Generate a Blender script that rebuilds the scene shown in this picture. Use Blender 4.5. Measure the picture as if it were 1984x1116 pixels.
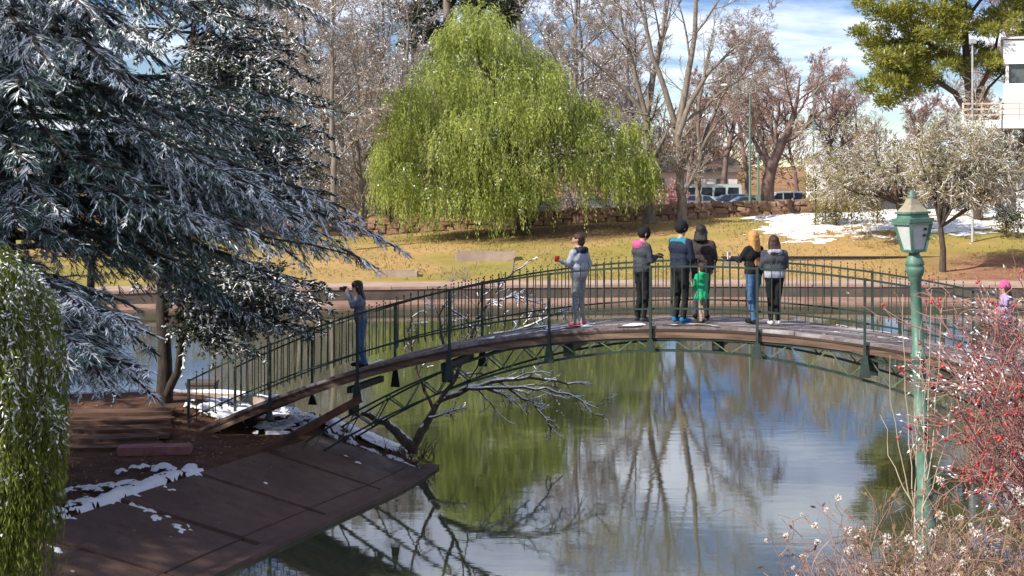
import bpy, bmesh, math, random
import numpy as np
from mathutils import Vector, Matrix

for _o in list(bpy.data.objects):
    bpy.data.objects.remove(_o)
SC = bpy.context.scene
COL = SC.collection
rad = math.radians

# ------------------------------------------------------------------ camera
F = 2755.0          # focal length in photo pixels (1984 wide) = 50 mm on 36 mm
HOR = 320.0         # photo row of the horizon
CAMZ = 6.2
cam_d = bpy.data.cameras.new('camera')
cam = bpy.data.objects.new('camera', cam_d)
COL.objects.link(cam)
cam.location = (0, 0, CAMZ)
cam.rotation_euler = (rad(90), 0, 0)
cam_d.lens = 50.0
cam_d.sensor_width = 36.0
cam_d.shift_y = -(558 - HOR) / 1984.0
cam_d.clip_start = 0.1
cam_d.clip_end = 6000
SC.camera = cam

# ------------------------------------------------------------------ light
SUN_EL = 38.0
SUN_AZ = -122.0      # degrees clockwise from +Y (the view direction): left and a little behind the camera
sx = math.sin(rad(SUN_AZ)) * math.cos(rad(SUN_EL))
sy = math.cos(rad(SUN_AZ)) * math.cos(rad(SUN_EL))
sz = math.sin(rad(SUN_EL))
sun_d = bpy.data.lights.new('sun', 'SUN')
sun = bpy.data.objects.new('sun', sun_d)
COL.objects.link(sun)
sun_d.energy = 3.8
sun_d.angle = rad(0.6)
sun_d.color = (1.0, 0.93, 0.82)
sun.rotation_euler = Vector((-sx, -sy, -sz)).to_track_quat('-Z', 'Y').to_euler()
sun.location = (-20, -10, 40)

W = bpy.data.worlds.new('World')
SC.world = W
W.use_nodes = True
wn, wl = W.node_tree.nodes, W.node_tree.links
wn.clear()
w_out = wn.new('ShaderNodeOutputWorld')
w_bg = wn.new('ShaderNodeBackground')
w_bg.inputs['Strength'].default_value = 0.15
sky = wn.new('ShaderNodeTexSky')
sky.sky_type = 'NISHITA'
sky.sun_disc = False
sky.sun_elevation = rad(SUN_EL)
sky.sun_rotation = rad(SUN_AZ)
sky.altitude = 1800
sky.air_density = 1.0
sky.dust_density = 0.1
sky.ozone_density = 2.0
tc = wn.new('ShaderNodeTexCoord')
sep = wn.new('ShaderNodeSeparateXYZ')
wl.new(tc.outputs['Generated'], sep.inputs[0])
add = wn.new('ShaderNodeMath'); add.operation = 'ADD'; add.inputs[1].default_value = 0.10
wl.new(sep.outputs['Z'], add.inputs[0])
mx = wn.new('ShaderNodeMath'); mx.operation = 'MAXIMUM'; mx.inputs[1].default_value = 0.06
wl.new(add.outputs[0], mx.inputs[0])
dx = wn.new('ShaderNodeMath'); dx.operation = 'DIVIDE'
dy = wn.new('ShaderNodeMath'); dy.operation = 'DIVIDE'
wl.new(sep.outputs['X'], dx.inputs[0]); wl.new(mx.outputs[0], dx.inputs[1])
wl.new(sep.outputs['Y'], dy.inputs[0]); wl.new(mx.outputs[0], dy.inputs[1])
cmb = wn.new('ShaderNodeCombineXYZ')
wl.new(dx.outputs[0], cmb.inputs[0]); wl.new(dy.outputs[0], cmb.inputs[1])
cn = wn.new('ShaderNodeTexNoise')
cn.inputs['Scale'].default_value = 0.85
cn.inputs['Detail'].default_value = 8
cn.inputs['Roughness'].default_value = 0.58
cn.inputs['Distortion'].default_value = 0.35
cmap = wn.new('ShaderNodeMapping')
cmap.inputs['Location'].default_value = (1.7, 0.4, 0)
wl.new(cmb.outputs[0], cmap.inputs[0])
wl.new(cmap.outputs[0], cn.inputs['Vector'])
hsv = wn.new('ShaderNodeHueSaturation')
hsv.inputs['Hue'].default_value = 0.52
hsv.inputs['Saturation'].default_value = 1.3
hsv.inputs['Value'].default_value = 0.42
wl.new(sky.outputs[0], hsv.inputs['Color'])
cr = wn.new('ShaderNodeValToRGB')
cr.color_ramp.elements[0].position = 0.45
cr.color_ramp.elements[1].position = 0.64
wl.new(cn.outputs['Fac'], cr.inputs[0])
mixc = wn.new('ShaderNodeMix'); mixc.data_type = 'RGBA'
mixc.inputs['B'].default_value = (4.9, 5.2, 5.8, 1)
wl.new(cr.outputs['Color'], mixc.inputs['Factor'])
wl.new(hsv.outputs[0], mixc.inputs['A'])
wl.new(mixc.outputs['Result'], w_bg.inputs['Color'])
wl.new(w_bg.outputs[0], w_out.inputs[0])

SC.view_settings.view_transform = 'Standard'
SC.view_settings.look = 'None'
SC.view_settings.exposure = 0.88
SC.view_settings.gamma = 1.0
SC.view_settings.use_curve_mapping = False
try:
    SC.cycles.max_bounces = 8
    SC.cycles.diffuse_bounces = 3
    SC.cycles.glossy_bounces = 4
    SC.cycles.transmission_bounces = 6
    SC.cycles.transparent_max_bounces = 8
    SC.cycles.use_denoising = True
    SC.cycles.sample_clamp_indirect = 6
except Exception:
    pass


# ------------------------------------------------------------------ helpers
def P(px, py, d):
    """world point that stands d metres ahead, measured from the photo"""
    return np.array([(px - 992) * d / F, d, CAMZ - (py - HOR) * d / F])


def nrm(v):
    v = np.asarray(v, float)
    return v / np.maximum(np.linalg.norm(v, axis=-1, keepdims=True), 1e-9)


def hash2(ix, iy, s):
    h = np.sin(ix * 127.1 + iy * 311.7 + s * 74.7) * 43758.5453
    return h - np.floor(h)


def vnoise(x, y, s=0):
    x = np.asarray(x, float); y = np.asarray(y, float)
    ix, iy = np.floor(x), np.floor(y)
    fx, fy = x - ix, y - iy
    fx = fx * fx * (3 - 2 * fx); fy = fy * fy * (3 - 2 * fy)
    a = hash2(ix, iy, s); b = hash2(ix + 1, iy, s)
    c = hash2(ix, iy + 1, s); d = hash2(ix + 1, iy + 1, s)
    return (a * (1 - fx) + b * fx) * (1 - fy) + (c * (1 - fx) + d * fx) * fy


def fbm(x, y, s=0, o=4):
    t = 0; a = 0.5; n = 0
    for i in range(o):
        t = t + a * vnoise(x * 2 ** i, y * 2 ** i, s + i * 3.3); n += a; a *= 0.5
    return t / n


def sstep(a, b, x):
    t = np.clip((x - a) / (b - a), 0, 1)
    return t * t * (3 - 2 * t)


def mk(name, fn):
    m = bpy.data.materials.new(name)
    m.use_nodes = True
    nt = m.node_tree
    nt.nodes.clear()
    out = nt.nodes.new('ShaderNodeOutputMaterial')
    fn(nt, out)
    return m


def node(nt, typ, **kw):
    n = nt.nodes.new(typ)
    for k, v in kw.items():
        if k in n.inputs.keys() if hasattr(n.inputs, 'keys') else False:
            n.inputs[k].default_value = v
        else:
            setattr(n, k, v)
    return n


def ramp(nt, fac, stops):
    r = nt.nodes.new('ShaderNodeValToRGB')
    e = r.color_ramp.elements
    while len(e) < len(stops):
        e.new(0.5)
    for i, (p, c) in enumerate(stops):
        e[i].position = p
        e[i].color = (*c, 1) if len(c) == 3 else c
    nt.links.new(fac, r.inputs[0])
    return r.outputs[0]


def noise(nt, scale, detail=4, rough=0.55, vec=None, stretch=None, coord='Object'):
    n = nt.nodes.new('ShaderNodeTexNoise')
    n.inputs['Scale'].default_value = scale
    n.inputs['Detail'].default_value = detail
    n.inputs['Roughness'].default_value = rough
    t = nt.nodes.new('ShaderNodeTexCoord')
    v = t.outputs[coord]
    if stretch:
        m = nt.nodes.new('ShaderNodeMapping')
        m.inputs['Scale'].default_value = stretch
        nt.links.new(v, m.inputs[0]); v = m.outputs[0]
    nt.links.new(v, n.inputs['Vector'])
    return n.outputs['Fac']


def mixcol(nt, fac, a, b):
    m = nt.nodes.new('ShaderNodeMix'); m.data_type = 'RGBA'
    for s, v in (('A', a), ('B', b)):
        if isinstance(v, tuple):
            m.inputs[s].default_value = (*v, 1)
        else:
            nt.links.new(v, m.inputs[s])
    if isinstance(fac, float):
        m.inputs['Factor'].default_value = fac
    else:
        nt.links.new(fac, m.inputs['Factor'])
    return m.outputs['Result']


def simple(name, c1, c2=None, scale=6, rough=0.7, bump=0.0, bscale=30, metal=0.0, stretch=None, spec=0.3, coord='Object'):
    """two-tone noise material with optional fine relief"""
    def fn(nt, out):
        b = nt.nodes.new('ShaderNodeBsdfPrincipled')
        b.inputs['Roughness'].default_value = rough
        b.inputs['Metallic'].default_value = metal
        b.inputs['Specular IOR Level'].default_value = spec
        if c2 is None:
            b.inputs['Base Color'].default_value = (*c1, 1)
        else:
            f = noise(nt, scale, 5, 0.6, stretch=stretch, coord=coord)
            nt.links.new(ramp(nt, f, [(0.33, c1), (0.68, c2)]), b.inputs['Base Color'])
        if bump:
            bp = nt.nodes.new('ShaderNodeBump')
            bp.inputs['Strength'].default_value = bump
            bp.inputs['Distance'].default_value = 0.02
            nt.links.new(noise(nt, bscale, 5, 0.6, stretch=stretch, coord=coord), bp.inputs['Height'])
            nt.links.new(bp.outputs[0], b.inputs['Normal'])
        nt.links.new(b.outputs[0], out.inputs[0])
    return mk(name, fn)


def leafmat(name, stops, trans=0.35, nscale=0.6, rnd=0.4):
    """leaf colour varies per leaf and by clump; part of the light comes through"""
    def fn(nt, out):
        g = nt.nodes.new('ShaderNodeNewGeometry')
        f1 = g.outputs['Random Per Island']
        f2 = noise(nt, nscale, 3, 0.5)
        a = nt.nodes.new('ShaderNodeMath'); a.operation = 'MULTIPLY_ADD'
        nt.links.new(f1, a.inputs[0]); a.inputs[1].default_value = rnd
        s = nt.nodes.new('ShaderNodeMath'); s.operation = 'MULTIPLY_ADD'
        nt.links.new(f2, s.inputs[0]); s.inputs[1].default_value = 1.3; s.inputs[2].default_value = -0.15 - rnd * .5
        nt.links.new(s.outputs[0], a.inputs[2])
        col = ramp(nt, a.outputs[0], stops)
        d = nt.nodes.new('ShaderNodeBsdfDiffuse')
        t = nt.nodes.new('ShaderNodeBsdfTranslucent')
        nt.links.new(col, d.inputs[0])
        nt.links.new(col, t.inputs[0])
        m = nt.nodes.new('ShaderNodeMixShader')
        m.inputs[0].default_value = trans
        nt.links.new(d.outputs[0], m.inputs[1]); nt.links.new(t.outputs[0], m.inputs[2])
        nt.links.new(m.outputs[0], out.inputs[0])
    return mk(name, fn)


class G:
    """collects numpy chunks of quads / triangles, then links ONE mesh object"""
    def __init__(s):
        s.V = []; s.Q = []; s.T = []; s.n = 0; s.QM = []; s.TM = []

    def quads(s, V, Fq, mi=0):
        if len(Fq):
            s.V.append(np.asarray(V, float).reshape(-1, 3)); s.Q.append(np.asarray(Fq, np.int64) + s.n)
            s.QM.append(np.full(len(Fq), mi)); s.n += len(s.V[-1])

    def tris(s, V, Ft, mi=0):
        if len(Ft):
            s.V.append(np.asarray(V, float).reshape(-1, 3)); s.T.append(np.asarray(Ft, np.int64) + s.n)
            s.TM.append(np.full(len(Ft), mi)); s.n += len(s.V[-1])

    def build(s, name, mats, parent=None, smooth=False, origin=None):
        if not s.V:
            return None
        V = np.concatenate(s.V)
        if origin is None:
            origin = np.array(parent['_o']) if parent is not None else np.zeros(3)
        V = V - np.asarray(origin)
        Q = np.concatenate(s.Q) if s.Q else np.zeros((0, 4), np.int64)
        T = np.concatenate(s.T) if s.T else np.zeros((0, 3), np.int64)
        me = bpy.data.meshes.new(name)
        me.vertices.add(len(V)); me.vertices.foreach_set('co', V.astype(np.float32).ravel())
        loops = np.concatenate([Q.ravel(), T.ravel()]).astype(np.int32)
        me.loops.add(len(loops)); me.loops.foreach_set('vertex_index', loops)
        n = len(Q) + len(T)
        st = np.concatenate([np.arange(len(Q)) * 4, len(Q) * 4 + np.arange(len(T)) * 3]).astype(np.int32)
        me.polygons.add(n); me.polygons.foreach_set('loop_start', st)
        try:
            me.polygons.foreach_set('loop_total', np.concatenate([np.full(len(Q), 4), np.full(len(T), 3)]).astype(np.int32))
        except Exception:
            pass
        if not isinstance(mats, (list, tuple)):
            mats = [mats]
        for m in mats:
            me.materials.append(m)
        if len(mats) > 1:
            mi = np.concatenate((s.QM if s.Q else []) + (s.TM if s.T else [])).astype(np.int32)
            me.polygons.foreach_set('material_index', mi)
        me.polygons.foreach_set('use_smooth', np.full(n, bool(smooth)))
        me.update(calc_edges=True)
        me.validate()
        o = bpy.data.objects.new(name, me)
        COL.objects.link(o)
        o['_o'] = [float(q) for q in origin]
        if parent is not None:
            o.parent = parent
            po = np.array(parent['_o'])
            o.location = tuple(np.asarray(origin) - po)
        else:
            o.location = tuple(origin)
        return o

    # ---- shapes
    def box(s, c, size, rot=0.0, mi=0, ax=None):
        hx, hy, hz = [q / 2 for q in size]
        v = np.array([[x, y, z] for x in (-hx, hx) for y in (-hy, hy) for z in (-hz, hz)])
        if ax is not None:
            v = v @ np.array(ax)
        elif rot:
            cr_, sr_ = math.cos(rot), math.sin(rot)
            v = np.stack([v[:, 0] * cr_ - v[:, 1] * sr_, v[:, 0] * sr_ + v[:, 1] * cr_, v[:, 2]], 1)
        s.quads(v + np.asarray(c), [[0, 1, 3, 2], [4, 6, 7, 5], [0, 4, 5, 1], [2, 3, 7, 6], [0, 2, 6, 4], [1, 5, 7, 3]], mi)

    def bar(s, a, b, w, h, mi=0):
        """box beam from a to b, w wide (horizontal), h high"""
        a = np.asarray(a, float); b = np.asarray(b, float)
        d = b - a; L = np.linalg.norm(d); x = d / L
        up = np.array([0, 0, 1.0]) if abs(x[2]) < 0.95 else np.array([0, 1.0, 0])
        y = nrm(np.cross(up, x)); z = np.cross(x, y)
        s.box((a + b) / 2, (L, w, h), ax=[x, y, z], mi=mi)

    def tube(s, pts, r, n=8, cap=True, mi=0):
        pts = np.asarray(pts, float); k = len(pts)
        r = np.full(k, r) if np.isscalar(r) else np.asarray(r, float)
        d = np.gradient(pts, axis=0); d = nrm(d)
        ref = np.array([0, 0, 1.0]) if abs(d[0][2]) < 0.9 else np.array([1.0, 0, 0])
        u = nrm(np.cross(d, ref)); w = np.cross(d, u)
        a = np.linspace(0, 2 * np.pi, n, endpoint=False)
        V = pts[:, None] + r[:, None, None] * (np.cos(a)[None, :, None] * u[:, None] + np.sin(a)[None, :, None] * w[:, None])
        i = np.arange(k - 1)[:, None] * n; j = np.arange(n)[None]
        Fq = np.stack([i + j, i + (j + 1) % n, i + n + (j + 1) % n, i + n + j], -1).reshape(-1, 4)
        V = V.reshape(-1, 3)
        s.quads(V, Fq, mi)
        if cap:
            for e, p in ((0, pts[0]), (k - 1, pts[-1])):
                ring = V[e * n:(e + 1) * n]
                f = [[q, (q + 1) % n, n] for q in range(n)]
                s.tris(np.vstack([ring, p]), f, mi)

    def lathe(s, c, prof, n=16, mi=0, sq=False):
        """prof: list of (z, r) ; closed top and bottom"""
        pts = np.array([[c[0], c[1], c[2] + z] for z, r_ in prof]); r = np.array([q[1] for q in prof])
        a = np.linspace(0, 2 * np.pi, n, endpoint=False) + (np.pi / n if sq else 0)
        V = pts[:, None] + r[:, None, None] * np.stack([np.cos(a), np.sin(a), 0 * a], -1)[None]
        k = len(prof)
        i = np.arange(k - 1)[:, None] * n; j = np.arange(n)[None]
        Fq = np.stack([i + j, i + (j + 1) % n, i + n + (j + 1) % n, i + n + j], -1).reshape(-1, 4)
        V = V.reshape(-1, 3)
        s.quads(V, Fq, mi)
        for e in (0, k - 1):
            s.tris(np.vstack([V[e * n:(e + 1) * n], pts[e]]), [[q, (q + 1) % n, n] for q in range(n)], mi)

    def ball(s, c, r, n=8, m=6, mi=0, sc=(1, 1, 1)):
        th = np.linspace(0, np.pi, m + 1); ph = np.linspace(0, 2 * np.pi, n, endpoint=False)
        V = np.array([[math.sin(t) * math.cos(p), math.sin(t) * math.sin(p), math.cos(t)] for t in th for p in ph])
        V = V * r * np.array(sc) + np.asarray(c)
        i = np.arange(m)[:, None] * n; j = np.arange(n)[None]
        Fq = np.stack([i + j, i + n + j, i + n + (j + 1) % n, i + (j + 1) % n], -1).reshape(-1, 4)
        s.quads(V, Fq, mi)

    def frusta(s, P0, P1, r0, r1, n=3, mi=0):
        """many straight tapered limbs at once"""
        P0 = np.asarray(P0).reshape(-1, 3); P1 = np.asarray(P1).reshape(-1, 3)
        r0 = np.asarray(r0).ravel(); r1 = np.asarray(r1).ravel()
        if not len(P0):
            return
        d = nrm(P1 - P0)
        ref = np.where(np.abs(d[:, 2:3]) < 0.9, np.array([[0, 0, 1.0]]), np.array([[1.0, 0, 0]]))
        u = nrm(np.cross(d, ref)); w = np.cross(d, u)
        a = np.linspace(0, 2 * np.pi, n, endpoint=False)
        ring = np.cos(a)[None, :, None] * u[:, None] + np.sin(a)[None, :, None] * w[:, None]
        V = np.concatenate([P0[:, None] + ring * r0[:, None, None], P1[:, None] + ring * r1[:, None, None]], 1)
        b = np.arange(len(P0))[:, None, None] * 2 * n
        j = np.arange(n)
        f = np.stack([j, (j + 1) % n, n + (j + 1) % n, n + j], -1)[None]
        s.quads(V.reshape(-1, 3), (b + f).reshape(-1, 4), mi)

    def leaves(s, pos, d, nor, L, Wd, mi=0, bulge=0.45):
        """diamond leaves: base pos, direction d, face normal about nor"""
        pos = np.asarray(pos).reshape(-1, 3)
        if not len(pos):
            return
        d = nrm(np.asarray(d).reshape(-1, 3)); side = nrm(np.cross(d, np.asarray(nor).reshape(-1, 3)))
        L = np.broadcast_to(L, (len(pos),))[:, None]; Wd = np.broadcast_to(Wd, (len(pos),))[:, None]
        mid = pos + d * L * bulge
        V = np.stack([pos, mid - side * Wd / 2, pos + d * L, mid + side * Wd / 2], 1).reshape(-1, 3)
        f = np.arange(len(pos))[:, None] * 4 + np.arange(4)[None]
        s.quads(V, f, mi)


def empty(name, loc, label=None, cat=None, group=None):
    o = bpy.data.objects.new(name, None)
    COL.objects.link(o)
    o.location = tuple(float(q) for q in loc)
    o['_o'] = [float(q) for q in loc]
    if label:
        o['label'] = label; o['category'] = cat
    if group:
        o['group'] = group
    return o


def tag(o, label, cat, group=None):
    o['label'] = label; o['category'] = cat
    if group:
        o['group'] = group
    return o


def struct(o, kind='structure', label=None):
    o['kind'] = kind
    if label:
        o['label'] = label
    return o


def piece(name, mesh, parent, loc, rot=(0, 0, 0), sc=(1, 1, 1)):
    """one more piece that shares its mesh data"""
    o = bpy.data.objects.new(name, mesh)
    COL.objects.link(o)
    o.parent = parent
    po = np.array(parent['_o']) if parent is not None else np.zeros(3)
    o.location = tuple(np.asarray(loc, float) - po)
    o.rotation_euler = rot
    o.scale = sc
    o['_o'] = [float(q) for q in loc]
    return o


def copy_tree(o, loc, rotz=0.0, scale=1.0, parent=None):
    c = o.copy(); COL.objects.link(c)
    c.parent = parent
    if parent is None:
        c.location = tuple(loc); c.rotation_euler = (0, 0, rotz); c.scale = (scale,) * 3
        c['_o'] = [float(q) for q in loc]
    for ch in o.children:
        copy_tree(ch, None, parent=c)
    return c


# ------------------------------------------------------------------ materials
M = {}
M['snow'] = simple('snow', (0.78, 0.81, 0.86), (0.88, 0.89, 0.91), 9, 0.85, 0.35, 40)
M['bark'] = simple('bark', (0.05, 0.038, 0.03), (0.12, 0.09, 0.07), 14, 0.9, 0.6, 40, stretch=(1, 1, 0.25))
M['bark_dark'] = simple('bark_dark', (0.028, 0.022, 0.019), (0.075, 0.058, 0.048), 16, 0.9, 0.6, 40, stretch=(1, 1, 0.25))
M['bark_grey'] = simple('bark_grey', (0.13, 0.105, 0.085), (0.27, 0.225, 0.185), 5, 0.9, 0.5, 18, stretch=(1, 1, 0.3))
M['bark_brown'] = simple('bark_brown', (0.13, 0.09, 0.075), (0.24, 0.17, 0.14), 5, 0.9, 0.5, 18, stretch=(1, 1, 0.3))
M['twig_grey'] = leafmat('twig_grey', [(0.1, (0.24, 0.20, 0.17)), (0.9, (0.46, 0.40, 0.35))], 0.1, 0.3)
M['twig_red'] = leafmat('twig_red', [(0.1, (0.24, 0.145, 0.115)), (0.9, (0.46, 0.31, 0.255))], 0.1, 0.2)
M['twig_brown'] = leafmat('twig_brown', [(0.1, (0.11, 0.07, 0.045)), (0.9, (0.27, 0.19, 0.13))], 0.1, 0.3)
M['cedar'] = leafmat('cedar_needles', [(0.1, (0.055, 0.10, 0.085)), (0.55, (0.115, 0.185, 0.155)), (0.95, (0.22, 0.30, 0.24))], 0.2, 0.9)
M['fir_dark'] = leafmat('fir_needles', [(0.1, (0.042, 0.062, 0.05)), (0.9, (0.14, 0.16, 0.105))], 0.2, 0.8)
M['pepper'] = leafmat('pepper_leaves', [(0.05, (0.13, 0.18, 0.045)), (0.5, (0.36, 0.42, 0.11)), (0.95, (0.60, 0.63, 0.23))], 0.45, 0.9, 0.25)
M['frond'] = leafmat('frond_leaves', [(0.05, (0.08, 0.12, 0.022)), (0.5, (0.18, 0.23, 0.04)), (0.95, (0.34, 0.36, 0.10))], 0.35, 2.0)
M['pine'] = leafmat('pine_needles', [(0.05, (0.11, 0.13, 0.03)), (0.5, (0.26, 0.27, 0.055)), (0.95, (0.48, 0.44, 0.11))], 0.25, 0.5)
M['euca'] = leafmat('eucalyptus_leaves', [(0.05, (0.022, 0.035, 0.022)), (0.95, (0.10, 0.11, 0.06))], 0.25, 0.5)
M['olive'] = leafmat('olive_leaves', [(0.05, (0.20, 0.17, 0.07)), (0.55, (0.34, 0.29, 0.12)), (0.95, (0.46, 0.41, 0.24))], 0.3, 0.4)
M['hedge'] = leafmat('hedge_leaves', [(0.05, (0.03, 0.045, 0.014)), (0.95, (0.12, 0.12, 0.04))], 0.25, 0.5)
M['pinkbloom'] = leafmat('pink_blossom', [(0.05, (0.38, 0.16, 0.17)), (0.95, (0.62, 0.34, 0.34))], 0.3, 0.6)
M['dryleaf'] = leafmat('dry_leaves', [(0.05, (0.20, 0.10, 0.05)), (0.5, (0.34, 0.2, 0.11)), (0.95, (0.52, 0.38, 0.27))], 0.3, 3)
M['tuft'] = leafmat('grass_tufts', [(0.05, (0.17, 0.16, 0.05)), (0.5, (0.32, 0.25, 0.09)), (0.95, (0.48, 0.36, 0.16))], 0.3, 0.3)
M['twig_pink'] = leafmat('pinkish_twigs', [(0.1, (0.22, 0.135, 0.105)), (0.9, (0.44, 0.31, 0.25))], 0.1, 2)
M['twig_cream'] = leafmat('cream_twigs', [(0.1, (0.34, 0.29, 0.2)), (0.9, (0.58, 0.52, 0.42))], 0.15, 0.4)
M['berry'] = simple('berry', (0.38, 0.025, 0.03), (0.58, 0.09, 0.085), 20, 0.45)
M['redtwig'] = simple('red_twig', (0.25, 0.11, 0.105), (0.50, 0.27, 0.25), 12, 0.8)
M['palestem'] = simple('pale_stem', (0.42, 0.36, 0.26), (0.56, 0.49, 0.37), 8, 0.8)
M['fluff'] = simple('seed_fluff', (0.6, 0.5, 0.43), (0.82, 0.76, 0.7), 30, 0.95)
M['kerb'] = simple('kerb_stone', (0.30, 0.24, 0.2), (0.44, 0.37, 0.32), 2, 0.85, 0.3, 12)
M['ledge'] = simple('ledge_stone', (0.20, 0.115, 0.085), (0.36, 0.235, 0.175), 0.8, 0.8, 0.4, 5)
M['coping'] = simple('coping_stone', (0.28, 0.19, 0.15), (0.44, 0.32, 0.25), 0.8, 0.9, 0.3, 8)
M['wall_dark'] = simple('pond_wall', (0.07, 0.06, 0.05), (0.14, 0.11, 0.09), 1.0, 0.85, 0.4, 10)
M['path'] = simple('path_surface', (0.34, 0.23, 0.175), (0.48, 0.35, 0.28), 0.9, 0.95, 0.2, 6)
M['stone'] = simple('wall_stone', (0.17, 0.095, 0.065), (0.33, 0.21, 0.145), 1.3, 0.9, 0.5, 8, coord='Generated')
M['stone2'] = simple('wall_stone_pale', (0.25, 0.15, 0.105), (0.42, 0.285, 0.2), 1.3, 0.9, 0.5, 8, coord='Generated')
M['mortar'] = simple('mortar', (0.17, 0.10, 0.07), (0.28, 0.175, 0.125), 2, 0.95, 0.3, 12)
M['planter'] = simple('planter_concrete', (0.29, 0.215, 0.165), (0.42, 0.32, 0.26), 1.2, 0.9, 0.3, 9)
M['soil'] = simple('soil', (0.05, 0.035, 0.025), (0.10, 0.07, 0.05), 4, 0.95)
M['wood'] = simple('weathered_timber', (0.06, 0.037, 0.026), (0.24, 0.155, 0.105), 3.0, 0.75, 0.5, 30, stretch=(0.25, 1, 4))
M['wood_edge'] = simple('dark_timber', (0.032, 0.022, 0.018), (0.09, 0.06, 0.045), 3.0, 0.75, 0.5, 30, stretch=(0.25, 1, 4))
M['terrace'] = simple('terrace_timber', (0.06, 0.033, 0.023), (0.17, 0.095, 0.06), 3.5, 0.8, 0.5, 26, stretch=(0.3, 1, 4))
M['pinkslab'] = simple('pink_stone', (0.24, 0.10, 0.095), (0.36, 0.18, 0.17), 5, 0.85, 0.3, 30)
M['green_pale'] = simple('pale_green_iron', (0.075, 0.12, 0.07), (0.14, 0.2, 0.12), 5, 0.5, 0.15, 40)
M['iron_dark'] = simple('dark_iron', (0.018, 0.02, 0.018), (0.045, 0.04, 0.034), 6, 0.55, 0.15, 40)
M['rust'] = simple('rusty_beam', (0.045, 0.026, 0.018), (0.13, 0.06, 0.036), 4, 0.8, 0.4, 30)
M['lamproof'] = simple('lamp_roof', (0.24, 0.21, 0.15), (0.38, 0.33, 0.25), 14, 0.6, 0.2, 60)
M['black'] = simple('black_detail', (0.015, 0.015, 0.016), None, rough=0.5)
M['white_paint'] = simple('white_render', (0.76, 0.77, 0.78), (0.84, 0.84, 0.83), 0.4, 0.7, 0.1, 6)
M['offwhite'] = simple('offwhite_render', (0.6, 0.58, 0.54), (0.7, 0.68, 0.64), 0.5, 0.8, 0.1, 6)
M['tan_paint'] = simple('tan_rail_paint', (0.5, 0.35, 0.24), (0.6, 0.44, 0.33), 2, 0.6)
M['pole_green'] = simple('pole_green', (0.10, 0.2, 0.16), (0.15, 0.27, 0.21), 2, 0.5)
M['pole_grey'] = simple('pole_grey', (0.36, 0.38, 0.40), (0.45, 0.47, 0.48), 2, 0.45)
M['asphalt'] = simple('asphalt', (0.045, 0.045, 0.048), (0.065, 0.062, 0.06), 0.6, 0.9, 0.2, 4)
M['tyre'] = simple('tyre', (0.015, 0.015, 0.015), None, rough=0.8)
M['rim'] = simple('rim', (0.4, 0.4, 0.41), None, rough=0.3, metal=0.7)
M['carglass'] = simple('car_glass', (0.02, 0.03, 0.04), None, rough=0.08, spec=0.8)
M['headlight'] = simple('headlight_lens', (0.7, 0.72, 0.74), None, rough=0.15)
M['taillight'] = simple('taillight_lens', (0.4, 0.02, 0.02), None, rough=0.25)
M['winglass'] = simple('window_glass', (0.05, 0.06, 0.065), (0.12, 0.125, 0.12), 0.8, 0.12, spec=0.6)


def _paint(base1, base2, rust, amount):
    def fn(nt, out):
        b = nt.nodes.new('ShaderNodeBsdfPrincipled')
        c = ramp(nt, noise(nt, 7, 5, 0.6), [(0.33, base1), (0.68, base2)])
        wear = ramp(nt, noise(nt, 16, 7, 0.75), [(amount, (0, 0, 0)), (amount + .07, (1, 1, 1))])
        c = mixcol(nt, wear, c, rust)
        grime = ramp(nt, noise(nt, 3, 6, 0.7, stretch=(1, 1, .25)), [(0.42, (0, 0, 0)), (0.75, (.6, .6, .6))])
        c = mixcol(nt, grime, c, tuple(q * .45 for q in base1))
        nt.links.new(c, b.inputs['Base Color'])
        nt.links.new(ramp(nt, noise(nt, 11, 4, 0.6), [(0.3, (.35,) * 3), (0.7, (.75,) * 3)]), b.inputs['Roughness'])
        bp = nt.nodes.new('ShaderNodeBump'); bp.inputs['Strength'].default_value = .3; bp.inputs['Distance'].default_value = .006
        nt.links.new(noise(nt, 40, 5, .65), bp.inputs['Height']); nt.links.new(bp.outputs[0], b.inputs['Normal'])
        nt.links.new(b.outputs[0], out.inputs[0])
    return fn


M['lampgreen'] = mk('lamp_green_paint', _paint((0.07, 0.16, 0.12), (0.14, 0.265, 0.20), (0.11, 0.07, 0.045), .61))
M['green_iron'] = mk('green_painted_iron', _paint((0.013, 0.028, 0.022), (0.03, 0.055, 0.043), (0.07, 0.036, 0.025), .6))


def _concrete(nt, out):
    b = nt.nodes.new('ShaderNodeBsdfPrincipled')
    c = ramp(nt, noise(nt, 0.7, 6, 0.65), [(0.3, (0.06, 0.026, 0.02)), (0.52, (0.115, 0.055, 0.04)), (0.72, (0.24, 0.135, 0.095))])
    st = ramp(nt, noise(nt, 2.2, 5, 0.7, stretch=(0.5, 2.2, 1)), [(0.35, (0.04, 0.025, 0.02)), (0.7, (0.16, 0.105, 0.08))])
    c = mixcol(nt, 0.4, c, st)
    sp_ = ramp(nt, noise(nt, 22, 4, 0.7), [(0.3, (0.035, 0.022, 0.018)), (0.75, (0.17, 0.12, 0.095))])
    c = mixcol(nt, 0.28, c, sp_)
    nt.links.new(c, b.inputs['Base Color'])
    nt.links.new(ramp(nt, noise(nt, 1.1, 4, 0.6), [(0.35, (0.45,) * 3), (0.65, (0.9,) * 3)]), b.inputs['Roughness'])
    bp = nt.nodes.new('ShaderNodeBump')
    bp.inputs['Strength'].default_value = 0.5; bp.inputs['Distance'].default_value = 0.02
    nt.links.new(noise(nt, 9, 8, 0.7), bp.inputs['Height']); nt.links.new(bp.outputs[0], b.inputs['Normal'])
    nt.links.new(b.outputs[0], out.inputs[0])


M['concrete'] = mk('bank_concrete', _concrete)


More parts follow.
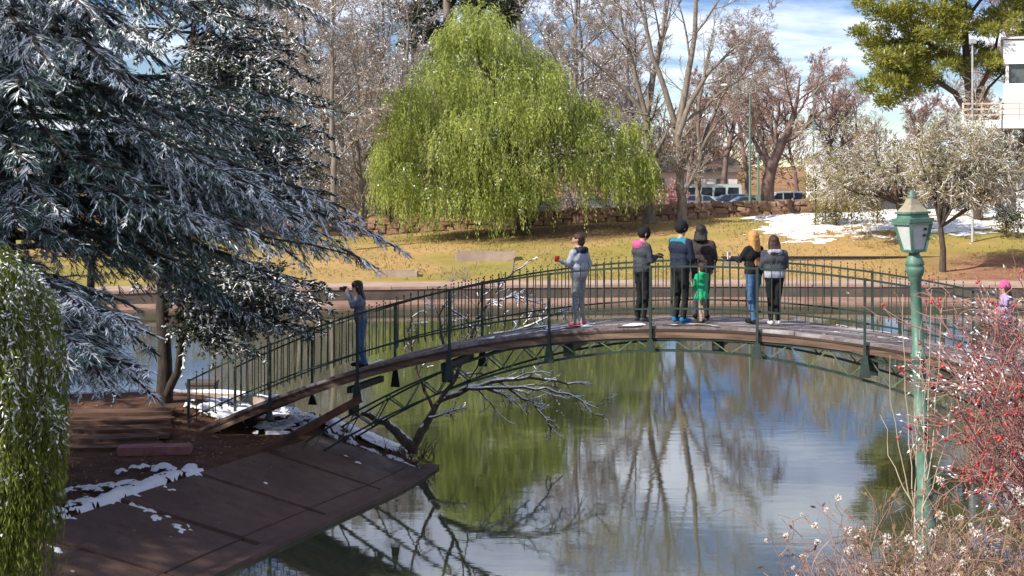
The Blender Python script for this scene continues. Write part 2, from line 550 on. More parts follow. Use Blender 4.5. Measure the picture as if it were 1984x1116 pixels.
def _lampglass(nt, out):
    b = nt.nodes.new('ShaderNodeBsdfPrincipled')
    f = noise(nt, 14, 5, 0.6)
    nt.links.new(ramp(nt, f, [(0.3, (0.62, 0.66, 0.64)), (0.7, (0.8, 0.83, 0.82))]), b.inputs['Base Color'])
    b.inputs['Roughness'].default_value = 0.35
    b.inputs['Transmission Weight'].default_value = 0.25
    nt.links.new(b.outputs[0], out.inputs[0])


M['lampglass'] = mk('frosted_lamp_glass', _lampglass)


def _water(nt, out):
    b = nt.nodes.new('ShaderNodeBsdfPrincipled')
    b.inputs['Base Color'].default_value = (0.058, 0.066, 0.036, 1)
    b.inputs['Roughness'].default_value = 0.03
    b.inputs['IOR'].default_value = 3.0
    b.inputs['Specular IOR Level'].default_value = 0.5
    n1 = noise(nt, 1.0, 3, 0.5, stretch=(1.0, 3.2, 1))
    n2 = noise(nt, 6.0, 2, 0.5, stretch=(0.8, 2.4, 1))
    a = nt.nodes.new('ShaderNodeMath'); a.operation = 'MULTIPLY_ADD'
    nt.links.new(n2, a.inputs[0]); a.inputs[1].default_value = 0.22
    nt.links.new(n1, a.inputs[2])
    bp = nt.nodes.new('ShaderNodeBump')
    bp.inputs['Strength'].default_value = 0.04
    bp.inputs['Distance'].default_value = 0.03
    nt.links.new(a.outputs[0], bp.inputs['Height'])
    nt.links.new(bp.outputs[0], b.inputs['Normal'])
    nt.links.new(b.outputs[0], out.inputs[0])


M['water'] = mk('pond_water', _water)


def _ground(nt, out):
    b = nt.nodes.new('ShaderNodeBsdfPrincipled')
    b.inputs['Roughness'].default_value = 0.95
    b.inputs['Specular IOR Level'].default_value = 0.1

    def attr(n):
        a = nt.nodes.new('ShaderNodeAttribute'); a.attribute_name = n
        return a.outputs['Fac']
    g = ramp(nt, noise(nt, 0.22, 5, 0.6), [(0.34, (0.49, 0.30, 0.115)), (0.5, (0.42, 0.27, 0.095)), (0.68, (0.29, 0.225, 0.07))])
    g2 = ramp(nt, noise(nt, 3.0, 5, 0.7), [(0.3, (0.22, 0.15, 0.07)), (0.7, (0.50, 0.36, 0.17))])
    g = mixcol(nt, 0.4, g, g2)
    # greener lawn zone
    gg = ramp(nt, noise(nt, 0.8, 4, 0.6), [(0.3, (0.2, 0.185, 0.045)), (0.7, (0.33, 0.27, 0.07))])
    g = mixcol(nt, attr('green'), g, gg)
    dirt = ramp(nt, noise(nt, 0.9, 6, 0.65), [(0.3, (0.20, 0.095, 0.06)), (0.7, (0.40, 0.215, 0.13))])
    c = mixcol(nt, attr('dirt'), g, dirt)
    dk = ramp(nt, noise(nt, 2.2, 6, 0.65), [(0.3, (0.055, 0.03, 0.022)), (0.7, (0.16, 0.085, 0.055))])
    c = mixcol(nt, attr('litter_shade'), c, dk)  # leaf litter on the near banks, painted shade under the weeping tree
    mud = (0.05, 0.042, 0.03)
    c = mixcol(nt, attr('bed'), c, mud)
    nt.links.new(c, b.inputs['Base Color'])
    bp = nt.nodes.new('ShaderNodeBump')
    bp.inputs['Strength'].default_value = 0.6
    bp.inputs['Distance'].default_value = 0.06
    nt.links.new(noise(nt, 7.0, 6, 0.7), bp.inputs['Height'])
    nt.links.new(bp.outputs[0], b.inputs['Normal'])
    nt.links.new(b.outputs[0], out.inputs[0])


M['ground'] = mk('ground', _ground)


def _deck(nt, out):
    b = nt.nodes.new('ShaderNodeBsdfPrincipled')
    b.inputs['Roughness'].default_value = 0.55
    grain = noise(nt, 3.5, 6, 0.65, stretch=(0.35, 9, 3))
    c = ramp(nt, grain, [(0.3, (0.09, 0.065, 0.06)), (0.7, (0.24, 0.185, 0.17))])
    fr = noise(nt, 0.9, 6, 0.65, stretch=(0.6, 3.5, 1))
    c = mixcol(nt, ramp(nt, fr, [(0.5, (0, 0, 0)), (0.72, (0.62, 0.62, 0.62))]), c, (0.72, 0.72, 0.76))
    nt.links.new(c, b.inputs['Base Color'])
    bp = nt.nodes.new('ShaderNodeBump')
    bp.inputs['Strength'].default_value = 0.5; bp.inputs['Distance'].default_value = 0.01
    nt.links.new(grain, bp.inputs['Height']); nt.links.new(bp.outputs[0], b.inputs['Normal'])
    nt.links.new(b.outputs[0], out.inputs[0])


M['deck'] = mk('frosted_deck_boards', _deck)

# ------------------------------------------------------------------ terrain
POND = np.array([(-3.5, 13), (0, 14), (2, 16), (4, 18.3), (6.5, 19.3), (9.5, 19.6), (12, 20.5), (14.5, 24), (19, 33), (26, 44),
                 (29, 54), (28, 63.5), (22, 64.8), (12, 65.2), (5, 64.9), (-3, 64), (-12, 62.6), (-25, 60), (-40, 56), (-50, 48), (-45, 40),
                 (-30, 36), (-14, 33.9), (-8, 33.7), (-4.6, 33.0), (-2.4, 31.3), (-1.75, 29.2), (-2.3, 27.2), (-3.2, 25.1), (-4.64, 21.6),
                 (-5.7, 18.5), (-5.8, 15)], float)


def pond_sd(x, y):
    """signed distance to the waterline: positive on land"""
    x = np.asarray(x, float); y = np.asarray(y, float)
    d = np.full(x.shape, 1e9); ins = np.zeros(x.shape, bool)
    n = len(POND)
    for i in range(n):
        ax, ay = POND[i]; bx, by = POND[(i + 1) % n]
        ex, ey = bx - ax, by - ay
        t = np.clip(((x - ax) * ex + (y - ay) * ey) / (ex * ex + ey * ey), 0, 1)
        d = np.minimum(d, np.hypot(x - ax - t * ex, y - ay - t * ey))
        cond = ((ay > y) != (by > y)) & (x < ex * (y - ay) / (ey + 1e-12) + ax)
        ins ^= cond
    return np.where(ins, -d, d)


PEN_Z = 0.80


def ground_z(x, y, sd=None):
    x = np.asarray(x, float); y = np.asarray(y, float)
    d = pond_sd(x, y) if sd is None else sd
    dl = np.maximum(d, 0)
    nn = fbm(x * 0.35, y * 0.35, 5) - 0.5
    # far bank: low pond wall, lawn rising to the stone wall, road behind
    wallz = np.interp(x, [-40, -10, 0, 12, 25, 60], [1.5, 1.65, 2.2, 2.7, 3.35, 3.6])
    far = 0.74 + (wallz - 0.74) * sstep(66.5, 90, y)
    far = far + (2.15 - wallz) * sstep(93, 97, y) + nn * 0.22 * sstep(68, 74, y) * (1 - sstep(93, 97, y))
    far = np.where(d < 0.9, np.minimum(far, 0.74 * sstep(0.25, 0.9, dl)), far)
    # left bank: sloped revetment then flat top
    slope = np.interp(y, [20, 26, 29, 31], [0.34, 0.36, 0.42, 0.5])
    left = np.minimum(dl * slope - 0.06 * (dl * slope < PEN_Z - .04), PEN_Z - 0.0) + 0.30 * sstep(27.6, 29.8, y) * sstep(-5.6, -7.0, x) * (dl > 1.0) + nn * 0.05 * (dl > 4.4)
    # near bank rising to where the photographer stands
    near = np.minimum(dl * 0.62, 1.75) + np.maximum(dl - 2.8, 0) * 0.265
    near = np.minimum(near, 4.6) + nn * 0.15 * sstep(2, 4, dl)
    right = np.minimum(dl * 0.5, 0.9) + nn * 0.1
    wn_ = sstep(20.5, 16.5, y)
    side = sstep(2, 6, x)
    mid = left * (1 - side) + right * side
    z = near * wn_ + mid * (1 - wn_)
    wf = sstep(40, 52, y)
    z = z * (1 - wf) + far * wf
    return np.where(d > 0, z, -1.1 * sstep(0, 2.2, -d) - 0.12)


def axis(parts):
    a = []
    for lo, hi, st in parts:
        a.append(np.arange(lo, hi, st))
    return np.unique(np.round(np.concatenate(a), 4))


xs = axis([(-1500, -400, 150), (-400, -100, 25), (-100, -40, 4), (-40, -13, 1.2), (-13, 13, 0.36), (13, 40, 1.1), (40, 100, 4), (100, 400, 25), (400, 1501, 150)])
ys = axis([(-60, 0, 6), (0, 10, 1), (10, 37, 0.36), (37, 60, 2), (60, 70, 0.5), (70, 98, 0.7), (98, 140, 3), (140, 400, 20), (400, 3001, 200)])
XX, YY = np.meshgrid(xs, ys)
SD = pond_sd(XX, YY)
ZZ = ground_z(XX, YY, SD)
g = G()
nx, ny = len(xs), len(ys)
i, j = np.meshgrid(np.arange(nx - 1), np.arange(ny - 1))
a = (j * nx + i).ravel()
g.quads(np.stack([XX, YY, ZZ], -1).reshape(-1, 3), np.stack([a, a + 1, a + 1 + nx, a + nx], 1))
ground = struct(g.build('ground', M['ground'], smooth=True))
xf, yf, sdf = XX.ravel(), YY.ravel(), SD.ravel()
nz = fbm(xf * 0.3, yf * 0.3, 9)
dirt = sstep(16.5, 21, xf - (yf - 60) * 0.18 + (nz - 0.5) * 5) * sstep(52, 60, yf) * sstep(77, 73, yf)
dirt = np.maximum(dirt, sstep(96, 99, yf) * 0.7)
litter_shade = sstep(36, 34, yf) * (sdf > 0)
willow_shade = sstep(8.5, 4, np.hypot(xf - 2.5, (yf - 86) * 1.3)) * 0.8  # shade under the weeping tree, painted into the ground colour
litter_shade = np.maximum(litter_shade, willow_shade)
green = sstep(0.45, 0.62, fbm(xf * 0.12 + 3, yf * 0.2, 21)) * 0.8 * (yf > 50)
for nm, arr in (('dirt', dirt), ('litter_shade', litter_shade), ('green', green), ('bed', (sdf < 0.05).astype(float))):
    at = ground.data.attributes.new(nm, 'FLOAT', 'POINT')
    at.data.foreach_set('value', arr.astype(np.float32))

g = G()
g.quads([(-60, 8, 0), (40, 8, 0), (40, 70, 0), (-60, 70, 0)], [[0, 1, 2, 3]])
struct(g.build('pond_water', M['water']))

g = G()      # road behind the stone wall
g.quads([(-300, 118, 2.17), (300, 118, 2.17), (300, 170, 2.17), (-300, 170, 2.17)], [[0, 1, 2, 3]])
struct(g.build('road', M['asphalt']))

# far shore: retaining wall with coping, path behind
shore = POND[11:20]


def along(poly, step):
    poly = np.asarray(poly, float)
    seg = np.linalg.norm(np.diff(poly, axis=0), axis=1); cum = np.concatenate([[0], np.cumsum(seg)])
    t = np.arange(0, cum[-1], step)
    pts = np.stack([np.interp(t, cum, poly[:, k]) for k in range(poly.shape[1])], 1)
    return pts


sh = along(shore, 1.6)
# light smoothing of the shoreline
for _ in range(3):
    sh[1:-1] = (sh[:-2] + sh[1:-1] * 2 + sh[2:]) / 4
tn = nrm(np.gradient(sh, axis=0)); nl = np.stack([tn[:, 1], -tn[:, 0]], 1)
if nl[len(nl) // 2, 1] < 0:
    nl = -nl
pw = empty('pond_wall', (sh[len(sh) // 2][0], sh[len(sh) // 2][1], 0), 'low dark retaining wall with pinkish coping along the far shore of the pond', 'wall')
g = G()
for k in range(len(sh) - 1):
    a_, b_ = sh[k], sh[k + 1]
    g.quads([(a_[0], a_[1], -0.8), (b_[0], b_[1], -0.8), (b_[0], b_[1], 0.62), (a_[0], a_[1], 0.62)], [[0, 1, 2, 3]])
    a2, b2 = a_ + nl[k] * 1.2, b_ + nl[k + 1] * 1.2
    g.quads([(a_[0], a_[1], 0.62), (b_[0], b_[1], 0.62), (b2[0], b2[1], 0.62), (a2[0], a2[1], 0.62)], [[0, 1, 2, 3]])
g.build('wall_face', M['wall_dark'], pw)
gb = G(); gb.box((0, 0, 0), (1.57, 0.5, 0.15))
cop = gb.build('coping_stone', M['coping'], pw, origin=np.zeros(3))
bm = bmesh.new(); bm.from_mesh(cop.data); bmesh.ops.bevel(bm, geom=bm.edges[:], offset=0.02, segments=1, affect='EDGES'); bm.to_mesh(cop.data); bm.free()
rng = random.Random(3)
for k in range(len(sh) - 1):
    c_ = (sh[k] + sh[k + 1]) / 2 + nl[k] * 0.2
    ang = math.atan2(sh[k + 1][1] - sh[k][1], sh[k + 1][0] - sh[k][0])
    L_ = np.linalg.norm(sh[k + 1] - sh[k])
    loc = (c_[0], c_[1], 0.695 + rng.uniform(-0.012, 0.012)); rot = (rng.uniform(-.01, .01), rng.uniform(-.006, .006), ang)
    if k == 0:
        cop.location = tuple(np.array(loc) - np.array(pw['_o'])); cop.rotation_euler = rot; cop.scale = (L_ / 1.6, 1, 1)
    else:
        piece('coping_stone', cop.data, pw, loc, rot, (L_ / 1.6, 1, 1))
g = G()      # pale ledge at the foot of the wall
for k in range(len(sh) - 1):
    a_, b_ = sh[k] - nl[k] * 0.02, sh[k + 1] - nl[k + 1] * 0.02
    a2, b2 = sh[k] - nl[k] * (1.7 + .25 * math.sin(k * .9)), sh[k + 1] - nl[k + 1] * (1.7 + .25 * math.sin((k + 1) * .9))
    g.quads([(a_[0], a_[1], .17), (b_[0], b_[1], .17), (b2[0], b2[1], .10), (a2[0], a2[1], .10), (b2[0], b2[1], -.4), (a2[0], a2[1], -.4)], [[0, 1, 2, 3], [3, 2, 4, 5]])
g.build('ledge', M['ledge'], pw)
g = G()
p0 = np.array([sh[k] + nl[k] * 0.5 for k in range(len(sh))]); p1 = np.array([sh[k] + nl[k] * 2.3 for k in range(len(sh))])
V = []
for k in range(len(sh)):
    for t_ in np.linspace(0, 1, 5):
        q = p0[k] * (1 - t_) + p1[k] * t_
        V.append((q[0], q[1], max(float(ground_z(q[0], q[1])), 0.72) + 0.03))
fq = [[k * 5 + t_, (k + 1) * 5 + t_, (k + 1) * 5 + t_ + 1, k * 5 + t_ + 1] for k in range(len(sh) - 1) for t_ in range(4)]
g.quads(V, fq)
struct(g.build('path', M['path'], smooth=True))

# black-capped low wall across the right lawn
rw = along(np.array([P(1400, 505, 73)[:2], P(1560, 500, 74)[:2], P(1720, 497, 74.5)[:2], P(1860, 494, 75)[:2], P(2100, 490, 75.5)[:2]]), 1.2)
rwall = empty('garden_wall', (rw[8][0], rw[8][1], float(ground_z(rw[8][0], rw[8][1]))), 'low grey wall with black capping crossing the lawn below the snowy slope', 'wall')
ga, gb_ = G(), G()
for k in range(len(rw) - 1):
    a_, b_ = rw[k], rw[k + 1]
    za, zb = CAMZ - (502 - HOR) * a_[1] / F, CAMZ - (502 - HOR) * b_[1] / F
    ga.bar((a_[0], a_[1], za - 0.28), (b_[0], b_[1], zb - 0.28), 0.28, 0.62)
    gb_.bar((a_[0] - 0.01, a_[1], za + 0.09), (b_[0], b_[1], zb + 0.09), 0.36, 0.11)
ga.build('wall_face', M['kerb'], rwall); gb_.build('capping', M['iron_dark'], rwall)

# snow lying on the far right slope and on the left bank
def snow_field(name, x0, x1, y0, y1, st, fn, mat=None, lift=0.0, label=None):
    X, Y = np.meshgrid(np.arange(x0, x1, st), np.arange(y0, y1, st))
    m, thick = fn(X, Y)
    z = ground_z(X, Y) + lift + np.clip(m, -1.2, 1.0) * thick
    ny_, nx_ = X.shape
    i_, j_ = np.meshgrid(np.arange(nx_ - 1), np.arange(ny_ - 1))
    a_ = (j_ * nx_ + i_).ravel()
    q = np.stack([a_, a_ + 1, a_ + 1 + nx_, a_ + nx_], 1)
    mm = m.ravel()
    q = q[(mm[q] > 0).any(1)]
    used, inv = np.unique(q, return_inverse=True)
    g_ = G(); g_.quads(np.stack([X, Y, z], -1).reshape(-1, 3)[used], inv.reshape(-1, 4))
    o = g_.build(name, mat or M['snow'], smooth=True)
    return struct(o, 'stuff', label)


def _fs(X, Y):
    n = fbm(X * 0.6, Y * 1.1, 31, 4) * .55 + .45 * fbm(X * 2.2, Y * 3.8, 33, 4)
    zone = sstep(9.5, 16, X - (Y - 80) * 0.15) * sstep(75.2, 80, Y) * sstep(93, 90, Y)
    cover = 0.31 + 0.13 * sstep(79, 84, Y) * sstep(10, 15, X)
    return (n - (1 - cover * zone - 0.12 * zone)) * 3.0 * np.where(zone > 0.02, 1, 0) - np.where(zone > 0.02, 0, 1), 0.16


snow_field('snow', 8, 36, 74, 93, 0.12, _fs, lift=0.01, label='bright snow lying on the lawn slope below the small tree')


def ray_ground(px, py):
    for d in np.arange(14, 40, .03):
        p_ = P(px, py, d)
        gz = float(ground_z(p_[0], p_[1]))
        if p_[2] <= gz + .03:
            return p_
    return P(px, py, 30)


STRIPS = [([(90, 1003), (150, 985), (230, 962), (310, 938), (372, 915)], .17), ([(140, 955), (230, 945), (330, 950)], .12), ([(245, 975), (300, 1005), (365, 1040)], .12), ([(682, 862), (740, 885), (815, 912)], .06),
          ([(672, 893), (708, 912)], .05), ([(495, 942), (525, 950)], .07), ([(640, 828), (700, 835), (770, 852), (820, 872)], .22), ([(690, 806), (740, 815), (800, 845)], .3), ([(30, 1060), (100, 1078)], .1), ([(240, 915), (300, 905), (350, 918)], .08),
          ([(430, 800), (500, 790), (560, 800)], .35), ([(540, 830), (600, 815), (650, 800)], .3)]
STRIPS = [([ray_ground(*q)[:2] for q in l], w) for l, w in STRIPS]


def _ls(X, Y):
    n = fbm(X * 1.7, Y * 1.7, 41, 5); n2 = fbm(X * 6, Y * 6, 47, 3)
    best = np.full(X.shape, -1.0)
    for pts, w in STRIPS:
        for k in range(len(pts) - 1):
            ax, ay = pts[k]; ex, ey = pts[k + 1] - pts[k]
            t = np.clip(((X - ax) * ex + (Y - ay) * ey) / (ex * ex + ey * ey), 0, 1)
            dd = np.hypot(X - ax - t * ex, Y - ay - t * ey)
            best = np.maximum(best, 1 - dd / (w * 2.2))
    n3 = fbm(X * 7, Y * 7, 49, 3)
    m = best * .8 - .50 + (n - .5) * .8 + (n2 - .5) * 1.3 + (n3 - .5) * 2.4
    m = np.where(best > 0, np.minimum(m, best * 1.5), -1)
    return np.where(pond_sd(X, Y) > .05, m * 1.2, -1), .05


def _ls_old(X, Y):
    d = pond_sd(X, Y)
    n = fbm(X * 1.3, Y * 1.3, 41, 5)
    n2 = fbm(X * 5, Y * 5, 47, 3)
    top = np.exp(-((d - 4.9 + 1.0 * (n2 - .5)) / 0.75) ** 2) * sstep(-4.6, -5.2, X) * sstep(26.2, 24.8, Y)      # strip above the panels
    tip = sstep(24.8, 27.6, Y - 0.25 * (X + 3)) * sstep(2.2, 3.0, d) * sstep(-6.9, -5.4, X)        # under and behind the bridge
    tip = np.maximum(tip, sstep(0.7, 1.0, d) * sstep(27.8, 28.8, Y) * sstep(-4.6, -4.0, X))
    back = sstep(0.9, 0.5, np.abs(d - 1.2)) * sstep(30.3, 31.0, Y) * 0.75
    zone = np.maximum(np.maximum(top * 0.98, tip), back) * (d > 0.15)
    m = (n * 0.65 + n2 * 0.35) - (1.0 - 0.62 * zone)
    return np.where(zone > 0.05, m * 4, -1), 0.07


snow_field('snow', -12, -1.6, 15, 33.6, 0.04, _ls, lift=0.085, label='thin bluish snow scattered on the shaded left bank')

# concrete revetment of the left bank, cast in panels
wl_pts = POND[25:32][::1]
wl_line = along(np.vstack([POND[26:32], [(-6.0, 13.5)]]), 0.1)
for _ in range(60):
    wl_line[1:-1] = (wl_line[:-2] + 2 * wl_line[1:-1] + wl_line[2:]) / 4
wt = nrm(np.gradient(wl_line, axis=0))
wnr = np.stack([wt[:, 1], -wt[:, 0]], 1)
if pond_sd(*(wl_line[60] + wnr[60])) < 0:
    wnr = -wnr
rev = bpy.data.objects.new('bank_revetment', None); COL.objects.link(rev)
rev['_o'] = [-4.0, 23.0, 0.0]; rev.location = (-4.0, 23.0, 0.0)
struct(rev, 'structure')
rng = random.Random(5)
step = 21
SKEW = 13
k = 0
idx = 0
WL = len(wl_line)
while k + step < WL - SKEW:
    k1 = min(k + step, WL - 1 - SKEW)
    for va_, vb_ in ((0, .335), (.345, 1)):
        g = G()
        nu, nv = 6, 5
        jz = rng.uniform(-0.015, 0.02)
        V = []
        for u_ in np.linspace(0, 1, nu):
            kk = k + 0.45 + (k1 - k - 0.9) * u_
            for v_ in np.linspace(va_, vb_, nv):
                ki = kk + SKEW * v_ * 0.9
                p_ = np.array([np.interp(ki, np.arange(WL), wl_line[:, c]) for c in (0, 1)])
                n_ = nrm(np.array([np.interp(ki, np.arange(WL), wnr[:, c]) for c in (0, 1)]))
                y_ = p_[1]
                rise = np.interp(y_, [20, 26, 29, 31], [0.34, 0.36, 0.42, 0.5])
                reach = (PEN_Z - 0.06) / rise
                dd = -0.6 + (reach + 0.6) * v_
                q = p_ + n_ * dd
                V.append((q[0], q[1], dd * rise + 0.035 + jz + (u_ - .5) * 0.01))
        V = np.array(V)
        base = V - np.array([0, 0, 0.14])
        a_ = [(u_ * nv + v_) for u_ in range(nu - 1) for v_ in range(nv - 1)]
        g.quads(V, [[q, q + nv, q + nv + 1, q + 1] for q in a_])
        rim_ = [u_ * nv for u_ in range(nu)] + [(nu - 1) * nv + v_ for v_ in range(1, nv)] + [u_ * nv + nv - 1 for u_ in range(nu - 2, -1, -1)] + [v_ for v_ in range(nv - 2, 0, -1)]
        RV = np.vstack([V[rim_], base[rim_]]); n_r = len(rim_)
        g.quads(RV, [[q, (q + 1) % n_r, n_r + (q + 1) % n_r, n_r + q] for q in range(n_r)])
        g.build('concrete_panel', M['concrete'], rev)
    k = k1
    idx += 1
# toe beam at the waterline
g = G()
tp = [(wl_line[q][0] + wnr[q][0] * -0.12, wl_line[q][1] + wnr[q][1] * -0.12, 0.0) for q in range(0, WL, 5)]
for q in range(len(tp) - 1):
    g.bar(np.array(tp[q]), np.array(tp[q + 1]), 0.3, 0.14)
g.build('toe_beam', M['concrete'], rev)

# ------------------------------------------------------------------ foot bridge
TH = rad(18.0)
TT = math.tan(TH)
BD0 = 26.58
BW = 1.8
BN = np.array([math.sin(TH), math.cos(TH)])
BU = np.array([math.cos(TH), -math.sin(TH)])
XA, XB = -6.55, 13.6


def zdeck(X):
    return 3.315 - 0.0250 * (np.asarray(X) - 3.55) ** 2


def zchord(X):
    return 2.86 - 0.047 * (np.asarray(X) - 3.22) ** 2


def bpt(X, v, z):
    """X: where along the near edge, v: metres across towards the far edge"""
    return np.array([X + BN[0] * v, BD0 - X * TT + BN[1] * v, z])


def bridge_X(px, v):
    lo, hi = XA - 3, XB + 3
    for _ in range(50):
        m_ = (lo + hi) / 2
        p_ = bpt(m_, v, 0)
        if 992 + F * p_[0] / p_[1] < px:
            lo = m_
        else:
            hi = m_
    return (lo + hi) / 2


bridge = empty('foot_bridge', bpt(XA, 0.9, 0.8), 'arched timber footbridge with dark green iron railings over the pond', 'bridge')
# deck boards run lengthwise, following the arch
deckp = empty('deck', bpt(3.5, 0.9, 3.2)); deckp.parent = bridge
deckp.location = tuple(np.array(deckp['_o']) - np.array(bridge['_o']))
rng = random.Random(11)
NB = 9
bw_ = BW / NB
for bi in range(NB):
    x = XA - rng.uniform(0, 0.6)
    while x < XB:
        x2 = min(x + rng.uniform(2.2, 3.6), XB)
        if XB - x2 < 0.5:
            x2 = XB
        g = G()
        xx = np.linspace(x + 0.006, x2 - 0.006, 8)
        dz = rng.uniform(-0.007, 0.007)
        v0, v1 = bi * bw_ + 0.008, (bi + 1) * bw_ - 0.008
        ring = []
        for q in xx:
            zt = float(zdeck(q)) + dz
            ring += [bpt(q, v0, zt - 0.06), bpt(q, v1, zt - 0.06), bpt(q, v1, zt), bpt(q, v0, zt)]
        fq = [[4 * a_ + b_, 4 * a_ + 4 + b_, 4 * a_ + 4 + (b_ + 1) % 4, 4 * a_ + (b_ + 1) % 4] for a_ in range(7) for b_ in range(4)]
        fq += [[0, 1, 2, 3], [28, 31, 30, 29]]
        g.quads(ring, fq)
        g.build('plank', M['deck'], deckp)
        x = x2
# snow left along the near edge and in patches on the boards
g = G()
for va, vb, cov, sd_ in ((-0.03, 0.22, 0.54, 1), (0.25, 1.75, 0.71, 2)):
    X_, V_ = np.meshgrid(np.arange(-4.5, 12, 0.05), np.arange(va, vb, 0.05))
    m_ = fbm(X_ * 0.9, V_ * 3.0, 60 + sd_, 5) - cov
    if sd_ == 1:
        m_ = m_ + 0.1 * sstep(2.6, 0.5, np.abs(X_ + 0.3))
    zz = zdeck(X_) + 0.008 + np.clip(m_ * 0.35, -0.01, 0.035)
    pts = np.stack([X_ + BN[0] * V_, BD0 - X_ * TT + BN[1] * V_, zz], -1)
    ny_, nx_ = X_.shape
    i_, j_ = np.meshgrid(np.arange(nx_ - 1), np.arange(ny_ - 1)); a_ = (j_ * nx_ + i_).ravel()
    q = np.stack([a_, a_ + 1, a_ + 1 + nx_, a_ + nx_], 1); q = q[(m_.ravel()[q] > 0).all(1)]
    g.quads(pts.reshape(-1, 3), q)
sn = g.build('snow', M['snow'], deckp, smooth=True); sn['kind'] = 'stuff'


def arch_beam(name, mat, v, half, ztop, zbot, xa, xb, parent, n=40):
    g_ = G(); ring = []
    for q in np.linspace(xa, xb, n):
        zt, zb = float(ztop(q)), float(zbot(q))
        ring += [bpt(q, v - half, zb), bpt(q, v + half, zb), bpt(q, v + half, zt), bpt(q, v - half, zt)]
    fq = [[4 * a_ + b_, 4 * a_ + 4 + b_, 4 * a_ + 4 + (b_ + 1) % 4, 4 * a_ + (b_ + 1) % 4] for a_ in range(n - 1) for b_ in range(4)]
    fq += [[0, 1, 2, 3], [4 * n - 4, 4 * n - 1, 4 * n - 2, 4 * n - 3]]
    g_.quads(ring, fq)
    return g_.build(name, mat, parent)


for nm, v in (('near', 0.06), ('far', BW - 0.06)):
    arch_beam('edge_board', M['wood_edge'], v, 0.075, lambda q: zdeck(q) - 0.012 - 0.05, lambda q: zdeck(q) - 0.10, XA, XB, bridge)
    arch_beam('side_beam', M['wood'], v, 0.06, lambda q: zdeck(q) - 0.103, lambda q: zdeck(q) - 0.215, XA, XB, bridge)
    # iron truss arch below
    tr = empty('truss', bpt(3.2, v, 2.8)); tr.parent = bridge
    tr.location = tuple(np.array(tr['_o']) - np.array(bridge['_o']))
    CX0, CX1 = -4.15, 10.6
    arch_beam('lower_chord', M['green_iron'], v, 0.04, lambda q: zchord(q) + 0.02, lambda q: zchord(q) - 0.02, CX0, CX1, tr)
    zup = lambda q: np.minimum(zdeck(q) - 0.24, zchord(q) + 0.40)
    arch_beam('upper_chord', M['green_iron'], v, 0.035, lambda q: zup(q) + 0.02, lambda q: zup(q) - 0.02, CX0 - 0.3, CX1 + 0.3, tr)
    q = CX0 + 0.1; up = False
    while q < CX1 - 0.3:
        q2 = q + 0.33
        a_ = bpt(q, v, float(zchord(q) if not up else zup(q))); b_ = bpt(q2, v, float(zup(q2) if not up else zchord(q2)))
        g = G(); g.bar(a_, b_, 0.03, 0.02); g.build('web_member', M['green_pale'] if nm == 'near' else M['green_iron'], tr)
        q = q2; up = not up
# cross beams between the two trusses, with gusset plates
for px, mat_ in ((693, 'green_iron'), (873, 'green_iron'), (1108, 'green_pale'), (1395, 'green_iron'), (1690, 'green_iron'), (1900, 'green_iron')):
    X = bridge_X(px, 0.5)
    g = G(); g.bar(bpt(X, 0.1, float(zdeck(X)) - 0.36), bpt(X, BW - 0.1, float(zdeck(X)) - 0.36), 0.1, 0.12)
    cb = g.build('cross_beam', M['iron_dark'], bridge)
    g = G(); g.box(bpt(X, 0.32, (float(zdeck(X)) - 0.3 + float(zchord(X))) / 2), (0.22, 0.02, 0.24), rot=-TH)
    g.build('gusset_plate', M[mat_], cb)
# rusty inclined strut from the bank up to the arch, and its bearing
g = G(); g.bar(P(480, 892, 26.9), P(700, 772, 27.3), 0.14, 0.13); g.build('strut', M['rust'], bridge)
for Xb in (-4.2, 10.65):
    for v in (0.06, BW - 0.06):
        q_ = bpt(Xb, v, float(zchord(Xb)) - .12)
        g = G(); g.box(q_, (.42, .34, .4), rot=-TH); g.build('bearing', M['kerb'], bridge)

